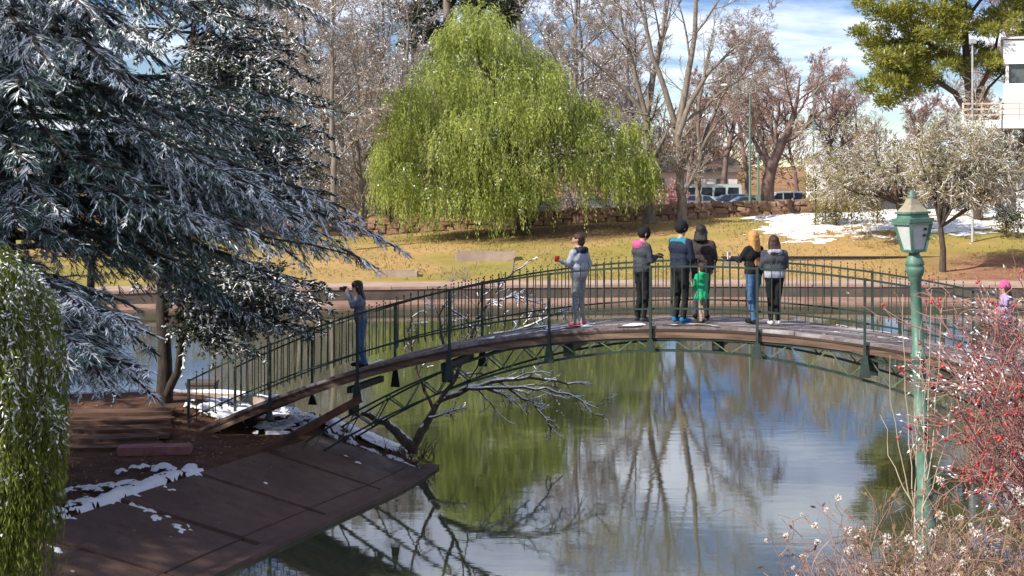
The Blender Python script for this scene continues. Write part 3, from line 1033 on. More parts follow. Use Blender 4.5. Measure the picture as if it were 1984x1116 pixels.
# railings
near_posts = [369, 526, 695, 873, 1066, 1262, 1468, 1676, 1885]
Xp = [bridge_X(q, 0.02) for q in near_posts]
while Xp[-1] + 1.85 < XB:
    Xp.append(Xp[-1] + 1.82)
bal_g = G(); bal_g.box((0, 0, 0.475), (0.016, 0.016, 0.95)); bal_g.box((0, 0, 0.985), (0.024, 0.024, 0.03))
bal_mesh = None
for side, v in (('near', 0.0), ('far', BW)):
    rl = empty('railing', bpt(3.2, v, 3.3)); rl.parent = bridge
    rl.location = tuple(np.array(rl['_o']) - np.array(bridge['_o']))
    for (h_, t_, nm) in ((1.07, 0.035, 'top_rail'), (0.31, 0.03, 'bottom_rail')):
        arch_beam(nm, M['green_iron'], v, 0.018, lambda q: zdeck(q) + h_ + t_ / 2, lambda q: zdeck(q) + h_ - t_ / 2, Xp[0], Xp[-1], rl, 60)
    for X in Xp:
        z0 = float(zdeck(X))
        g = G()
        c_ = bpt(X, v + (-0.045 if v == 0 else 0.045), 0)
        zc = max(float(zchord(X)) - 0.02, z0 - 0.62)
        if X < -4:
            zc = z0 - 0.42
        g.box((c_[0], c_[1], z0 + 0.42), (0.046, 0.046, 1.36), rot=-TH)
        g.build('post', M['green_iron'], rl)
        g = G()
        u2 = np.array([BU[0], BU[1]])
        wt_, wb_ = 0.045, 0.10
        top_, bot_ = z0 - 0.24, zc
        vv = [(-wt_, top_), (wt_, top_), (wb_, bot_), (-wb_, bot_)]
        V = []
        for off in (-0.075, -0.04) if v == 0 else (0.04, 0.075):
            for uu, zz in vv:
                p_ = bpt(X, v + off, zz)
                V.append((p_[0] + u2[0] * uu, p_[1] + u2[1] * uu, zz))
        g.quads(V, [[0, 1, 2, 3], [4, 7, 6, 5], [0, 4, 5, 1], [1, 5, 6, 2], [2, 6, 7, 3], [3, 7, 4, 0]])
        g.build('post_bracket', M['green_iron'], rl)
    x = Xp[0] + 0.14
    nb = 0
    rng2 = random.Random(7 if v == 0 else 8)
    while x < Xp[-1] - 0.08:
        if min(abs(x - q) for q in Xp) > 0.06:
            loc = bpt(x, v, float(zdeck(x)) + 0.19)
            rot = (rng2.gauss(0, 0.006), rng2.gauss(0, 0.008), -TH)
            if bal_mesh is None:
                b0 = bal_g.build('baluster', M['green_iron'], rl, origin=np.zeros(3)); bal_mesh = b0.data
                b0.location = tuple(loc - np.array(rl['_o'])); b0.rotation_euler = rot
            else:
                piece('baluster', bal_mesh, rl, loc, rot)
        x += 0.1385

# ------------------------------------------------------------------ landing at the left end
steps = empty('timber_steps', (-7.6, 27.4, PEN_Z), 'broad weathered timber steps at the left end of the bridge', 'steps')
rng = random.Random(21)
for si in range(5):
    y0 = 26.95 + si * 0.52
    z0 = PEN_Z - 0.03 + si * 0.075
    for bi in range(3):
        g = G()
        xa, xb = -9.6 - rng.uniform(0, 0.5), -6.62 - rng.uniform(0, 0.22) - si * 0.04
        pts_t = []
        n = 8
        ring = []
        yb = y0 + bi * 0.172
        bow = 0.25
        for q in np.linspace(0, 1, n):
            xx_ = xa + (xb - xa) * q
            yy_ = yb - bow * math.sin(q * 2.6) + 0.18 * q
            zt = z0 + 0.1 + rng.uniform(-0.004, 0.004)
            zb = z0 - (0.06 if bi == 0 else -0.03)
            ring += [(xx_, yy_, zb), (xx_, yy_ + 0.16, zb), (xx_, yy_ + 0.16, zt), (xx_, yy_, zt)]
        fq = [[4 * a_ + b_, 4 * a_ + 4 + b_, 4 * a_ + 4 + (b_ + 1) % 4, 4 * a_ + (b_ + 1) % 4] for a_ in range(n - 1) for b_ in range(4)]
        fq += [[0, 1, 2, 3], [4 * n - 4, 4 * n - 1, 4 * n - 2, 4 * n - 3]]
        g.quads(ring, fq)
        g.build('plank', M['terrace'], steps)
c_ = P(300, 868, 26.6)
g = G(); g.box((c_[0], c_[1], PEN_Z + 0.08), (1.35, 0.42, 0.16), rot=0.12)
sl = g.build('stone_slab', M['pinkslab'])
bm = bmesh.new(); bm.from_mesh(sl.data); bmesh.ops.bevel(bm, geom=bm.edges[:], offset=0.025, segments=2, affect='EDGES'); bm.to_mesh(sl.data); bm.free()
tag(sl, 'pinkish flat stone slab lying in front of the timber steps', 'slab')
# kerb at the back of the bank, snow on its top
kb = along(np.array([(-16, 31.4), (-11.1, 31.5), (-7.6, 32.2), (-6.2, 32.0), (-5.3, 31.4), (-4.5, 30.9)]), 0.5)
for _ in range(4):
    kb[1:-1] = (kb[:-2] + kb[1:-1] * 2 + kb[2:]) / 4
kerb = empty('bank_kerb', (kb[10][0], kb[10][1], 0.9), 'curved pale kerb capped with snow at the back of the left bank', 'kerb')
g, g2 = G(), G()
for k in range(len(kb) - 1):
    za = 0.9; zb = 0.9
    g.bar((kb[k][0], kb[k][1], za), (kb[k + 1][0], kb[k + 1][1], zb), 0.3, 0.36)
g2.tube([(q[0], q[1], 1.09) for q in kb], 0.06 + 0.015 * np.sin(np.arange(len(kb)) * 1.7), 8)
g.build('kerb_body', M['kerb'], kerb); g2.build('snow', M['snow'], kerb, smooth=True)
c_ = P(392, 735, 36.5)
g = G(); g.box((c_[0], c_[1], 0.1), (0.7, 0.6, 1.0)); g.box((c_[0], c_[1], .63), (0.75, 0.65, 0.06))
tag(g.build('concrete_pier', M['wall_dark']), 'small dark concrete pier standing in the water behind the left bank', 'pier')

# ------------------------------------------------------------------ growth
class Grow:
    def __init__(s, seed):
        s.r = np.random.default_rng(seed)

    def run(s, p, d, L, r, k, wob=0.15, trop=(0, 0, 0), tip=0.35):
        """n branches as polylines of k steps -> points, directions, radii"""
        p = np.asarray(p, float).reshape(-1, 3); d = nrm(np.asarray(d, float).reshape(-1, 3))
        n = len(p)
        L = np.broadcast_to(np.asarray(L, float), (n,)); r = np.broadcast_to(np.asarray(r, float), (n,))
        pts, ds = [p], [d]
        trop = np.asarray(trop, float)
        for i in range(k):
            d = nrm(d + s.r.normal(0, wob, (n, 3)) + trop)
            p = p + d * (L / k)[:, None]
            pts.append(p); ds.append(d)
        t = np.linspace(0, 1, k + 1)
        return np.stack(pts, 1), np.stack(ds, 1), r[:, None] * (1 - (1 - tip) * t[None]), L

    def spawn(s, br, c, t0, t1, ang, angj, lr, rr, lj=0.3, fall=0.55):
        """c children per branch"""
        pts, ds, rd, L = br
        n, k1, _ = pts.shape
        t = t0 + (t1 - t0) * (np.arange(c)[None] + s.r.random((n, c))) / c
        x = t * (k1 - 1); i = np.clip(x.astype(int), 0, k1 - 2); f = (x - i)[..., None]
        ni = np.arange(n)[:, None]
        p = pts[ni, i] * (1 - f) + pts[ni, i + 1] * f
        d = ds[ni, i + 1]
        rp = rd[ni, i] * (1 - f[..., 0]) + rd[ni, i + 1] * f[..., 0]
        ref = nrm(s.r.normal(0, 1, (n, c, 3)))
        u = nrm(np.cross(d, ref))
        a = rad(ang) + s.r.normal(0, rad(angj), (n, c))
        nd = d * np.cos(a)[..., None] + u * np.sin(a)[..., None]
        ln = L[:, None] * lr * (1 - fall * t) * (1 + s.r.uniform(-lj, lj, (n, c)))
        return p.reshape(-1, 3), nd.reshape(-1, 3), ln.ravel(), (rp * rr).ravel()


def segs(br):
    pts, ds, rd, L = br
    return pts[:, :-1].reshape(-1, 3), pts[:, 1:].reshape(-1, 3), rd[:, :-1].ravel(), rd[:, 1:].ravel()


def ribbons(g, br, rng, scale=1.0, mi=0):
    a, b, r0, r1 = segs(br)
    d = nrm(b - a)
    u = nrm(np.cross(d, rng.normal(0, 1, d.shape)))
    V = np.stack([a - u * r0[:, None] * scale, a + u * r0[:, None] * scale, b + u * r1[:, None] * scale, b - u * r1[:, None] * scale], 1)
    g.quads(V.reshape(-1, 3), np.arange(len(a))[:, None] * 4 + np.arange(4)[None], mi)


def snow_on(g, br, prob, rng, thick=0.9, minr=0.0, lift=0.55):
    """snow resting on the flatter limbs"""
    a, b, r0, r1 = segs(br)
    d = nrm(b - a)
    ok = (np.abs(d[:, 2]) < 0.75) & (rng.random(len(a)) < prob)
    a, b, r0, r1 = a[ok], b[ok], r0[ok], r1[ok]
    off = np.array([0, 0, 1.0])[None]
    g.frusta(a + off * (r0 * lift)[:, None], b + off * (r1 * lift)[:, None], r0 * thick + minr, r1 * thick + minr, 4)


def bare_tree(seed, base, height, r0, trunk=None, limbs=8, lev=(5, 5, 5), spread=42, limb_len=0.5, trunk_k=9, wob=0.1,
              mats=('bark_grey', 'twig_grey'), snow=0.0, name='bare_tree', label='', group=None, twig_r=0.014, cat='tree', up=0.05, leaf=None,
              t0=0.3, forks=1):
    G_ = Grow(seed)
    base = np.asarray(base, float)
    e = empty(name, base, label, cat, group)
    gt, gc, gs = G(), G(), G()
    if trunk is None:
        ps = base + np.array([[0, 0, 0]]) if forks == 1 else np.repeat(base[None], forks, 0)
        dirs = [[G_.r.normal(0, .06), G_.r.normal(0, .06), 1]] if forks == 1 else [[math.cos(q) * .45, math.sin(q) * .45, 1] for q in np.arange(forks) * 2 * np.pi / forks + G_.r.random()]
        b0 = G_.run(np.full((len(dirs), 3), base), dirs, height * (0.95 if forks == 1 else 0.85), r0, trunk_k, 0.07, (0, 0, 0.02), 0.25)
    else:
        polys = [(trunk, r0)] if not isinstance(trunk, tuple) else [(trunk[0], r0)] + list(trunk[1])
        T_, D_t, R_t, L_t = [], [], [], []
        for tpl, rr_ in polys:
            tp = np.asarray(tpl, float)
            sg = np.concatenate([[0], np.cumsum(np.linalg.norm(np.diff(tp, axis=0), axis=1))])
            u_ = np.linspace(0, sg[-1], 13)
            tp = np.stack([np.interp(u_, sg, tp[:, c]) for c in range(3)], 1)
            for _ in range(2):
                tp[1:-1] = (tp[:-2] + 2 * tp[1:-1] + tp[2:]) / 4
            tp[1:-1] += G_.r.normal(0, .035, (11, 3))
            T_.append(tp); D_t.append(nrm(np.gradient(tp, axis=0))); L_t.append(sg[-1])
            R_t.append(rr_ * (1 - 0.92 * np.linspace(0, 1, 13) ** 1.2) if rr_ != r0 or not isinstance(trunk, tuple) else rr_ * (1 - .45 * np.linspace(0, 1, 13)))
        b0 = (np.stack(T_), np.stack(D_t), np.stack(R_t), np.array(L_t))
    for q in range(len(b0[0])):
        rr = b0[2][q].copy(); rr[0] *= 1.35 if q == 0 else 1.0
        gt.tube(b0[0][q], rr, 9)
    H = height
    b1 = G_.run(*G_.spawn(b0, limbs, t0, 0.97, spread, 9, limb_len * H / b0[3].mean(), 0.46, 0.25, 0.5), 7, wob, (0, 0, up), 0.3)
    gt.frusta(*segs(b1), n=6)
    b2 = G_.run(*G_.spawn(b1, lev[0], 0.2, 0.98, 40, 12, 0.55, 0.6), 5, wob * 1.3, (0, 0, up * 0.6), 0.35)
    gt.frusta(*segs(b2), n=4)
    b3 = G_.run(*G_.spawn(b2, lev[1], 0.15, 1.0, 38, 12, 0.55, 0.6), 4, wob * 1.6, (0, 0, up * 0.4), 0.4)
    b3 = (b3[0], b3[1], np.maximum(b3[2], twig_r), b3[3])
    gc.frusta(*segs(b3), n=3)
    b4 = G_.run(*G_.spawn(b3, lev[2], 0.1, 1.0, 30, 12, 0.75, 0.6), 3, wob * 2, (0, 0, 0), 0.5)
    b4 = (b4[0], b4[1], np.maximum(b4[2], twig_r * 0.75), b4[3])
    ribbons(gc, b4, G_.r)
    b5 = G_.run(*G_.spawn(b4, 2 if lev[2] > 5 else 1, 0.2, 1.0, 28, 12, 0.85, 0.7), 2, wob * 2, (0, 0, 0), 0.6)
    b5 = (b5[0], b5[1], np.maximum(b5[2], twig_r * 0.6), b5[3])
    ribbons(gc, b5, G_.r)
    if snow:
        snow_on(gs, b1, snow, G_.r, 0.7); snow_on(gs, b2, snow, G_.r, 0.8); snow_on(gs, b3, snow * 0.8, G_.r, 1.0, 0.004)
    gt.build('trunk', M[mats[0]], e, smooth=True)
    gc.build('crown', M[mats[1]], e)
    if leaf:
        gl = G()
        tips = b4[0][:, 1:].reshape(-1, 3); dd = b4[1][:, 1:].reshape(-1, 3)
        ok = G_.r.random(len(tips)) < leaf[1]
        tips, dd = tips[ok], dd[ok]
        gl.leaves(tips, dd + G_.r.normal(0, .5, dd.shape), G_.r.normal(0, 1, dd.shape), leaf[2] * G_.r.uniform(.6, 1.3, len(tips)), leaf[2] * 0.55)
        gl.build('foliage', M[leaf[0]], e)
    if snow:
        gs.build('snow', M['snow'], e)['kind'] = 'stuff'
    return e


# ------------------------------------------------------------------ cedar boughs
def boughs(specs, seed, gn, gs, gw, sp1=0.13, sp2=0.065, l1=0.42, l2=(0.12, 0.26), wid=0.03, snow=0.7, flat=0.25, k=10, tw=45, dr=.07):
    """specs: list of (start, end, droop, radius, snow). Flat sprays of needled twigs with snow on their upper side"""
    r = np.random.default_rng(seed)
    for (a, b, droop, rr, sn) in specs:
        a = np.asarray(a, float); b = np.asarray(b, float)
        t = np.linspace(0, 1, k + 1)[:, None]
        L = np.linalg.norm(b - a)
        mid = (a + b) / 2 + np.array([0, 0, droop]) + r.normal(0, .05 * L, 3) * np.array([1, 1, .3])
        pts = (1 - t) ** 2 * a + 2 * t * (1 - t) * mid + t * t * b
        pts[1:-1] += r.normal(0, 0.03, (k - 1, 3))
        gw.tube(pts, rr * (1 - 0.8 * t[:, 0]), 5)
        d = nrm(np.gradient(pts, axis=0))
        n1 = max(int(L / sp1), 6)
        t1 = np.sort(np.concatenate([r.uniform(0.12, 1.0, n1), r.uniform(0.12, 1.0, n1)]))
        x = t1 * k; i = np.clip(x.astype(int), 0, k - 1); f = (x - i)[:, None]
        p = pts[i] * (1 - f) + pts[i + 1] * f
        dm = nrm(d[i] * (1 - f) + d[i + 1] * f)
        up = np.array([0, 0, 1.0])
        s_ = nrm(np.cross(dm, up)) * np.where(r.random(len(p)) < .5, 1, -1)[:, None]
        an = r.uniform(rad(28), rad(62), len(p))[:, None]
        d1 = nrm(dm * np.cos(an) + s_ * np.sin(an) + up * r.normal(-0.08, flat, len(p))[:, None])
        ln = np.clip(l1 * L * (1.02 - t1), 0.16, 1.5) * r.uniform(0.55, 1.15, len(p)) * np.clip(t1 / 0.3, 0.45, 1)
        kk = 5
        q = p; dd = d1; P1 = [q]; D1 = [dd]
        for _ in range(kk):
            dd = nrm(dd + r.normal(0, .07, dd.shape) + np.array([0, 0, -dr]))
            q = q + dd * (ln / kk)[:, None]
            P1.append(q); D1.append(dd)
        P1 = np.stack(P1, 1); D1 = np.stack(D1, 1)
        R1 = 0.010 * np.linspace(1, 0.4, kk + 1)[None] * np.ones((len(p), 1))
        ribbons(gw, (P1, D1, R1, None), r)
        if sn > .5:
            okb = r.random(len(p)) < .8 * min(sn, 1.1)
            ribbons(gs, (P1[okb] + np.array([0, 0, .016]), D1[okb], R1[okb] * 1.3, None), r)
        # twigs
        cnt = np.maximum((ln / sp2).astype(int), 3) * 2
        src = np.repeat(np.arange(len(p)), cnt)
        t2 = r.uniform(0.02, 1.0, len(src))
        x = t2 * kk; i = np.clip(x.astype(int), 0, kk - 1); f = (x - i)[:, None]
        q = P1[src, i] * (1 - f) + P1[src, i + 1] * f
        dd = D1[src, i]
        s2 = nrm(np.cross(dd, up)) * np.where(r.random(len(q)) < .5, 1, -1)[:, None]
        an = r.uniform(rad(8), rad(tw), len(q))[:, None]
        d2 = nrm(dd * np.cos(an) + s2 * np.sin(an) + up * r.normal(-0.1, flat * .8, len(q))[:, None])
        L2 = r.uniform(l2[0], l2[1], len(q)) * (1.1 - 0.5 * t2)
        nA = nrm(up * .8 + np.array([0, -.5, 0]) + r.normal(0, .5, d2.shape))
        gn.leaves(q, d2, nA, L2, wid * r.uniform(.7, 1.3, len(q)), bulge=0.4)
        if flat > .4:
            gn.leaves(q, d2, nrm(np.cross(d2, nA)), L2 * .95, wid * 0.9, bulge=0.4)
        if sn > 0:
            # snow lies in patches along a bough
            ph = vnoise(q[:, 0] * 1.6 + q[:, 2] * 1.3, q[:, 1] * 1.6 + q[:, 2], seed)
            ok = r.random(len(q)) < 1.7 * sn * np.clip((ph - 0.30) * 3.4, 0.10, 1.2)
            m_ = ok.sum()
            gs.leaves(q[ok] + np.array([0, 0, 0.014]), d2[ok], nrm(up + r.normal(0, .3, (m_, 3))), L2[ok] * r.uniform(.7, 1.0, m_), max(wid, .021) * r.uniform(.7, 1.3, m_), bulge=0.45)


# big cedar on the left bank
CED = np.array([-8.45, 23.4, PEN_Z - 0.05])
ced = empty('cedar_tree', CED, 'huge snow-dusted cedar with sweeping boughs filling the left side', 'tree')
gn, gs, gw = G(), G(), G()
tr = [CED + np.array([0.05 * math.sin(q), 0.03 * q, q * 13.5 / 12]) for q in range(13)]
gw.tube(tr, np.linspace(0.36, 0.05, 13), 12)
sp = []
def TP(z):
    return CED + np.array([0, 0, z - CED[2]])
# boughs read off the photo: (start height on the trunk, tip px, tip py, tip distance, droop, snow)
for (z0, px, py, dd, dr, sn) in [
        (8.6, 250, 175, 20.6, 0.7, 1.15), (8.9, 130, 165, 20.2, 0.7, 1.15), (8.8, 330, 120, 21.5, 0.6, 1.0), (9.2, 60, 190, 20.4, .6, 1.0), (9.4, 210, 60, 20.5, .6, 1.1), (9.0, 380, 175, 22.0, .7, .8),
        (9.7, 300, 95, 21.6, .5, 1.0), (9.9, 270, 35, 21.4, .5, 1.0), (9.8, 350, 70, 22.4, .5, .9), (9.3, 300, 210, 22.2, .6, .7), (8.6, 330, 240, 22.6, .6, .5), (10.2, 330, -20, 21.2, .5, 0.9), (10.2, 450, 60, 22.8, .6, 0.8), (10.6, 560, 20, 24, .6, 0.8), (10.8, 640, 45, 24.8, .7, 1.1), (11.0, 520, -30, 23, .5, .6),
        (7.2, 420, 330, 21.6, .6, 0.45), (7.0, 330, 400, 21.2, .5, 0.5), (7.6, 480, 290, 23, .6, 0.35), (7.8, 380, 260, 22, .5, .35), (6.4, 250, 330, 21, .4, .35),
        (6.9, 560, 400, 22.6, .7, 0.8), (6.6, 660, 470, 23.2, .7, 0.95), (6.8, 705, 425, 24.4, .8, 1.15), (6.7, 785, 490, 24.8, .9, 1.15), (6.4, 735, 522, 24.4, .8, 0.95),
        (6.3, 600, 520, 23.2, .7, 0.7), (6.2, 520, 480, 22.4, .6, 1.0), (6.0, 450, 470, 21.6, .5, 1.0), (6.6, 620, 440, 23, .7, 1.0), (6.0, 560, 560, 24, .6, .5),
        (5.6, 400, 545, 22.6, .5, 0.35), (5.4, 480, 610, 24.2, .6, 0.4), (5.2, 300, 520, 21.4, .4, 0.3), (5.0, 540, 640, 25.4, .7, 0.4),
        (6.6, 60, 330, 19.8, .4, .75), (6.0, 120, 420, 20.2, .4, .75), (5.6, 30, 430, 19.6, .4, .8), (5.2, 160, 480, 20.6, .4, .6), (4.6, 60, 520, 20.2, .3, .6), (7.4, 130, 300, 20.4, .4, .3), (7.0, -60, 300, 20, .4, .8),
        (3.9, 250, 640, 19.8, .4, 1.6), (3.7, 180, 690, 19.2, .4, 1.7), (3.6, 290, 720, 20.4, .45, 1.7), (3.5, 230, 770, 19.8, .5, 1.7), (3.7, 130, 730, 18.8, .4, 1.6), (3.6, 300, 770, 21, .5, 1.6), (4.2, 170, 600, 19.4, .4, 1.3), (4.0, 300, 650, 20.6, .4, 1.4), (4.3, 270, 600, 21.4, .4, 0.8), (4.0, 200, 640, 21.0, .4, 1.0), (3.8, 310, 690, 22.2, .45, 1.2), (3.6, 220, 745, 21.2, .5, 1.2), (3.6, 150, 710, 20.6, .4, 1.1), (3.4, 290, 740, 22.6, .5, 1.0),
        (3.9, 120, 610, 20.2, .3, .9), (4.4, 150, 570, 20.8, .3, .6)]:
    sp.append((TP(z0 + np.random.default_rng(int(px + py)).uniform(-.15, .15)), P(px, py, dd), dr, 0.07, sn))
R_ = np.random.default_rng(4)
for q in range(18):      # dark inner boughs filling the mass behind
    z0 = R_.uniform(4.6, 10.2); az = R_.uniform(rad(-25), rad(75)); L = R_.uniform(3.2, 6.0) * (1 if z0 < 8.5 else .75); s0 = TP(z0)
    sp.append((s0, s0 + np.array([math.cos(az) * L, math.sin(az) * L, -.14 * L]), .4, .06, .3))
for q in range(30):      # the rest of the crown: behind, to the left and above the frame
    z0 = R_.uniform(4.5, 13.6)
    az = R_.uniform(rad(60), rad(300)) if z0 < 10 else R_.uniform(0, 2 * np.pi)
    L = np.interp(z0, [4, 7, 10, 14], [5.0, 5.2, 3.8, 0.9]) * R_.uniform(.8, 1.1)
    s0 = TP(z0)
    sp.append((s0, s0 + np.array([math.cos(az) * L, math.sin(az) * L, -0.12 * L]), 0.4, 0.06, 0.6))
boughs(sp, 17, gn, gs, gw, sp1=0.14, sp2=0.044, l2=(.10, .27), wid=.0145, dr=.13)
gw.build('trunk', M['bark_dark'], ced, smooth=True)
gn.build('crown', M['cedar'], ced)
gs.build('snow', M['snow'], ced)['kind'] = 'stuff'

# dark evergreen behind it, its slim trunk on the bank beside the steps
EV = np.array([-7.42, 30.6, 1.08])
ev = empty('evergreen_tree', EV, 'dark evergreen with clumps of snow and a thin trunk behind the steps', 'tree')
gn, gs, gw = G(), G(), G()
trk = [P(318, 785, 30.6), P(320, 700, 30.5), P(314, 600, 30.6), P(318, 500, 30.7), P(335, 380, 30.8), P(350, 250, 31), P(370, 120, 31.2), P(385, -60, 31.4)]
gw.tube(trk, [.2, .15, .14, .13, .12, .10, .08, .04], 9)
gw.tube([P(322, 765, 30.5), P(345, 720, 30.3), P(352, 660, 30.2), P(375, 580, 30)], [.11, .085, .07, .04], 7)
gw.tube([P(178, 640, 31.5), P(176, 560, 31.5), P(180, 470, 31.6), P(170, 300, 31.7)], [.10, .09, .08, .05], 7)
trk = np.array(trk)
sp = []
R_ = np.random.default_rng(12)
for (px, py, dd, sn) in [(640, 262, 31, 1.1), (610, 155, 31, .9), (560, 140, 30, 1.0), (655, 380, 32, .9), (630, 320, 31, 1.0), (600, 250, 30, .9), (520, 200, 29.5, 1.0), (480, 150, 29.5, 1.0), (540, 300, 30, .9),
                         (580, 350, 31, .9), (470, 280, 29.4, .8), (430, 220, 29, .8), (500, 90, 30, .9), (560, 60, 31, .8), (420, 130, 29.4, .9), (600, 420, 31.5, .7), (380, 180, 29, .7), (620, 205, 32, .9),
                         (590, 300, 29.2, 1.0), (510, 350, 29.6, .7), (450, 340, 29, .6), (670, 420, 31, .9), (560, 210, 32, .9), (400, 60, 29.5, .8), (460, 20, 30, .8), (540, 0, 31, .8), (440, 400, 29.2, .4), (380, 440, 29, .3),
                         (540, 420, 30, .6), (635, 645, 29.6, 1.5), (610, 600, 29.6, 1.4), (580, 575, 29.4, 1.2), (645, 590, 30, 1.4), (630, 555, 30.2, 1.2), (600, 640, 29.4, .7),
                         (480, 560, 29, .35), (440, 620, 28.8, .3), (500, 650, 29, .35), (400, 660, 28.8, .25), (540, 600, 29.2, .45), (470, 690, 28.8, .3), (520, 700, 28.9, .7), (420, 560, 28.6, .25), (370, 620, 28.8, .25), (350, 540, 29, .25),
                         (260, 560, 30, .3), (240, 460, 31, .3), (280, 380, 31, .3), (220, 300, 31.5, .3), (300, 220, 31, .4), (260, 120, 31.5, .5), (320, 60, 31, .5), (230, 180, 32, .5), (290, 300, 30, .4), (250, 60, 32, .6), (330, 330, 29.5, .4), (410, 290, 30, .6), (350, 130, 32, .6), (280, 10, 31, .6), (450, 90, 32, .8), (200, 400, 31.5, .3), (320, 420, 30, .3), (520, 130, 29, .9), (590, 90, 30, .9), (640, 200, 30, 1.0), (480, 230, 28.6, .9), (560, 260, 28.8, 1.0), (610, 350, 29.5, 1.0), (430, 300, 28.4, .6), (500, 300, 28.4, .9), (390, 120, 28.8, .7), (650, 300, 30, 1.0), (545, 380, 29, .8), (470, 60, 29, .8), (620, 120, 32, .9), (580, 180, 28.8, 1.0), (660, 350, 30.5, .9), (430, 0, 29, .8), (350, 260, 28.8, .4), (340, 20, 29.5, .6), (500, 420, 28.8, .5), (590, 30, 32, .8), (640, 625, 29.2, 1.8), (605, 655, 29, 1.8), (580, 610, 29, 1.8), (645, 570, 29.8, 1.8), (545, 640, 28.8, 1.2), (615, 590, 28.8, 1.8), (655, 605, 29.6, 1.8)]:
    tip = P(px, py, dd)
    z0 = tip[2] + R_.uniform(0.1, 0.9)
    z0 = min(max(z0, 2.6), 11)
    s0 = np.array([np.interp(z0, trk[:, 2], trk[:, c]) for c in range(3)])
    sp.append((s0, tip, 0.35, 0.045, sn * 1.35))
for q in range(16):
    z0 = R_.uniform(4, 11.5); az = R_.uniform(0, 2 * np.pi); L = np.interp(z0, [4, 8, 12], [3.2, 3.0, 1.2])
    s0 = np.array([np.interp(z0, trk[:, 2], trk[:, c]) for c in range(3)])
    sp.append((s0, s0 + np.array([math.cos(az) * L, math.sin(az) * L, -.2]), .3, .04, .8))
boughs(sp, 29, gn, gs, gw, sp1=0.16, sp2=0.08, l1=0.5, l2=(0.09, 0.2), wid=0.038, flat=0.5, tw=65)
gw.build('trunk', M['bark_dark'], ev, smooth=True)
gn.build('crown', M['fir_dark'], ev)
gs.build('snow', M['snow'], ev)

# unseen tree copies just outside the frame, added to shade bank and bridge
c1 = copy_tree(ced, (-15.6, 16.2, 1.2), 2.0, 1.3); c1['label'] = 'unseen cedar left of the big one, added to shade the bank'
c5 = copy_tree(ced, (-13.2, 20.2, 1.0), 3.4, 1.05); c5['label'] = 'unseen cedar just past the left edge, added to shade the big cedar and bridge'
c2 = copy_tree(ev, (-15.5, 27.5, 0.7), 1.3, 0.9); c2['label'] = 'unseen dark evergreen left of the big cedar, added to shade the bridge end'


# ------------------------------------------------------------------ weeping fronds
def weep(seed, tops, g, gs, gw, n, leaf=(0.16, 0.045), step=0.11, snow=0.0, jit=0.05, width=0.5, strands=True):
    """strands that hang from arching tips; tops: (x,y,z,length,radius)"""
    r = np.random.default_rng(seed)
    for (x, y, z, Ln, R) in tops:
        m = n
        a = r.uniform(0, 2 * np.pi, m); rr = R * np.sqrt(r.random(m))
        p = np.stack([x + np.cos(a) * rr, y + np.sin(a) * rr, z + r.normal(0, .12 * R, m) + 0.6 * R * (1 - (rr / R) ** 2)], 1)
        ln = Ln * r.uniform(.45, 1.1, m)
        out = np.stack([np.cos(a), np.sin(a), 0 * a], 1) * (0.5 * rr / R)[:, None]
        d = nrm(out + np.array([0, 0, 0.1]) + r.normal(0, .15, (m, 3)))
        k = max(int(Ln / step), 4)
        pts = [p]
        for q in range(k):
            d = nrm(d + np.array([0, 0, -0.55]) + r.normal(0, jit, (m, 3)))
            p = p + d * (ln / k)[:, None]
            pts.append(p)
            for sd in (-1, 1):
                dl = nrm(d * 1.1 + r.normal(0, .3, (m, 3)) + np.array([0, 0, -0.3]))
                g.leaves(p + r.normal(0, .03 * width, (m, 3)), dl, r.normal(0, 1, (m, 3)), leaf[0] * r.uniform(.6, 1.3, m), leaf[1] * r.uniform(.7, 1.3, m))
            if snow and q < k * 0.6:
                ok = r.random(m) < snow * (1 - q / k) * np.clip((vnoise(p[:, 0] * 2.2, p[:, 2] * 2.2 + p[:, 1], seed) - .35) * 4, 0, 1.6)
                if ok.any():
                    s_ = ok.sum()
                    gs.leaves(p[ok] + np.array([0, 0, .012]), nrm(d[ok] + r.normal(0, .8, (s_, 3))), nrm(np.array([0, 0, 1]) + r.normal(0, .5, (s_, 3))), leaf[0] * r.uniform(.5, 1.1, s_), leaf[1] * r.uniform(.9, 1.7, s_))
        pts = np.stack(pts, 1)
        if strands:
            ribbons(gw, (pts, None, np.full((m, k + 1), leaf[1] * .12), None), r)


# pepper tree (big weeping green crown across the pond)
DW = 85.0
wb = P(1015, 447, DW)
wil = empty('weeping_tree', wb, 'large bright green weeping tree across the pond in front of the stone wall', 'tree')
gn, gs, gw = G(), G(), G()
tops = []
R_ = np.random.default_rng(8)
# (px, py, radius px, hang px)
cl = [(930, 45, 55, 70), (890, 70, 40, 80), (965, 75, 50, 80), (920, 110, 70, 90), (1010, 110, 50, 80), (860, 140, 55, 90), (960, 155, 80, 90), (1050, 150, 55, 90), (800, 190, 50, 90), (870, 205, 70, 100),
      (950, 215, 80, 90), (1030, 215, 75, 90), (1100, 205, 45, 80), (1150, 215, 30, 60), (770, 235, 40, 90), (830, 255, 65, 100), (910, 270, 80, 100), (1000, 275, 80, 95), (1080, 265, 70, 95), (1150, 265, 40, 80), (1205, 262, 28, 80),
      (760, 300, 35, 110), (800, 320, 60, 110), (870, 330, 75, 110), (950, 340, 80, 105), (1030, 335, 75, 95), (1110, 325, 40, 75), (1180, 320, 36, 85), (1232, 315, 24, 100),
      (775, 355, 38, 95), (850, 375, 45, 95), (910, 385, 55, 75), (970, 395, 45, 70), (1030, 375, 45, 60), (1190, 355, 40, 60), (1245, 345, 18, 60), (940, 300, 60, 120), (890, 300, 50, 120), (1060, 230, 60, 100)]
s_ = DW / F
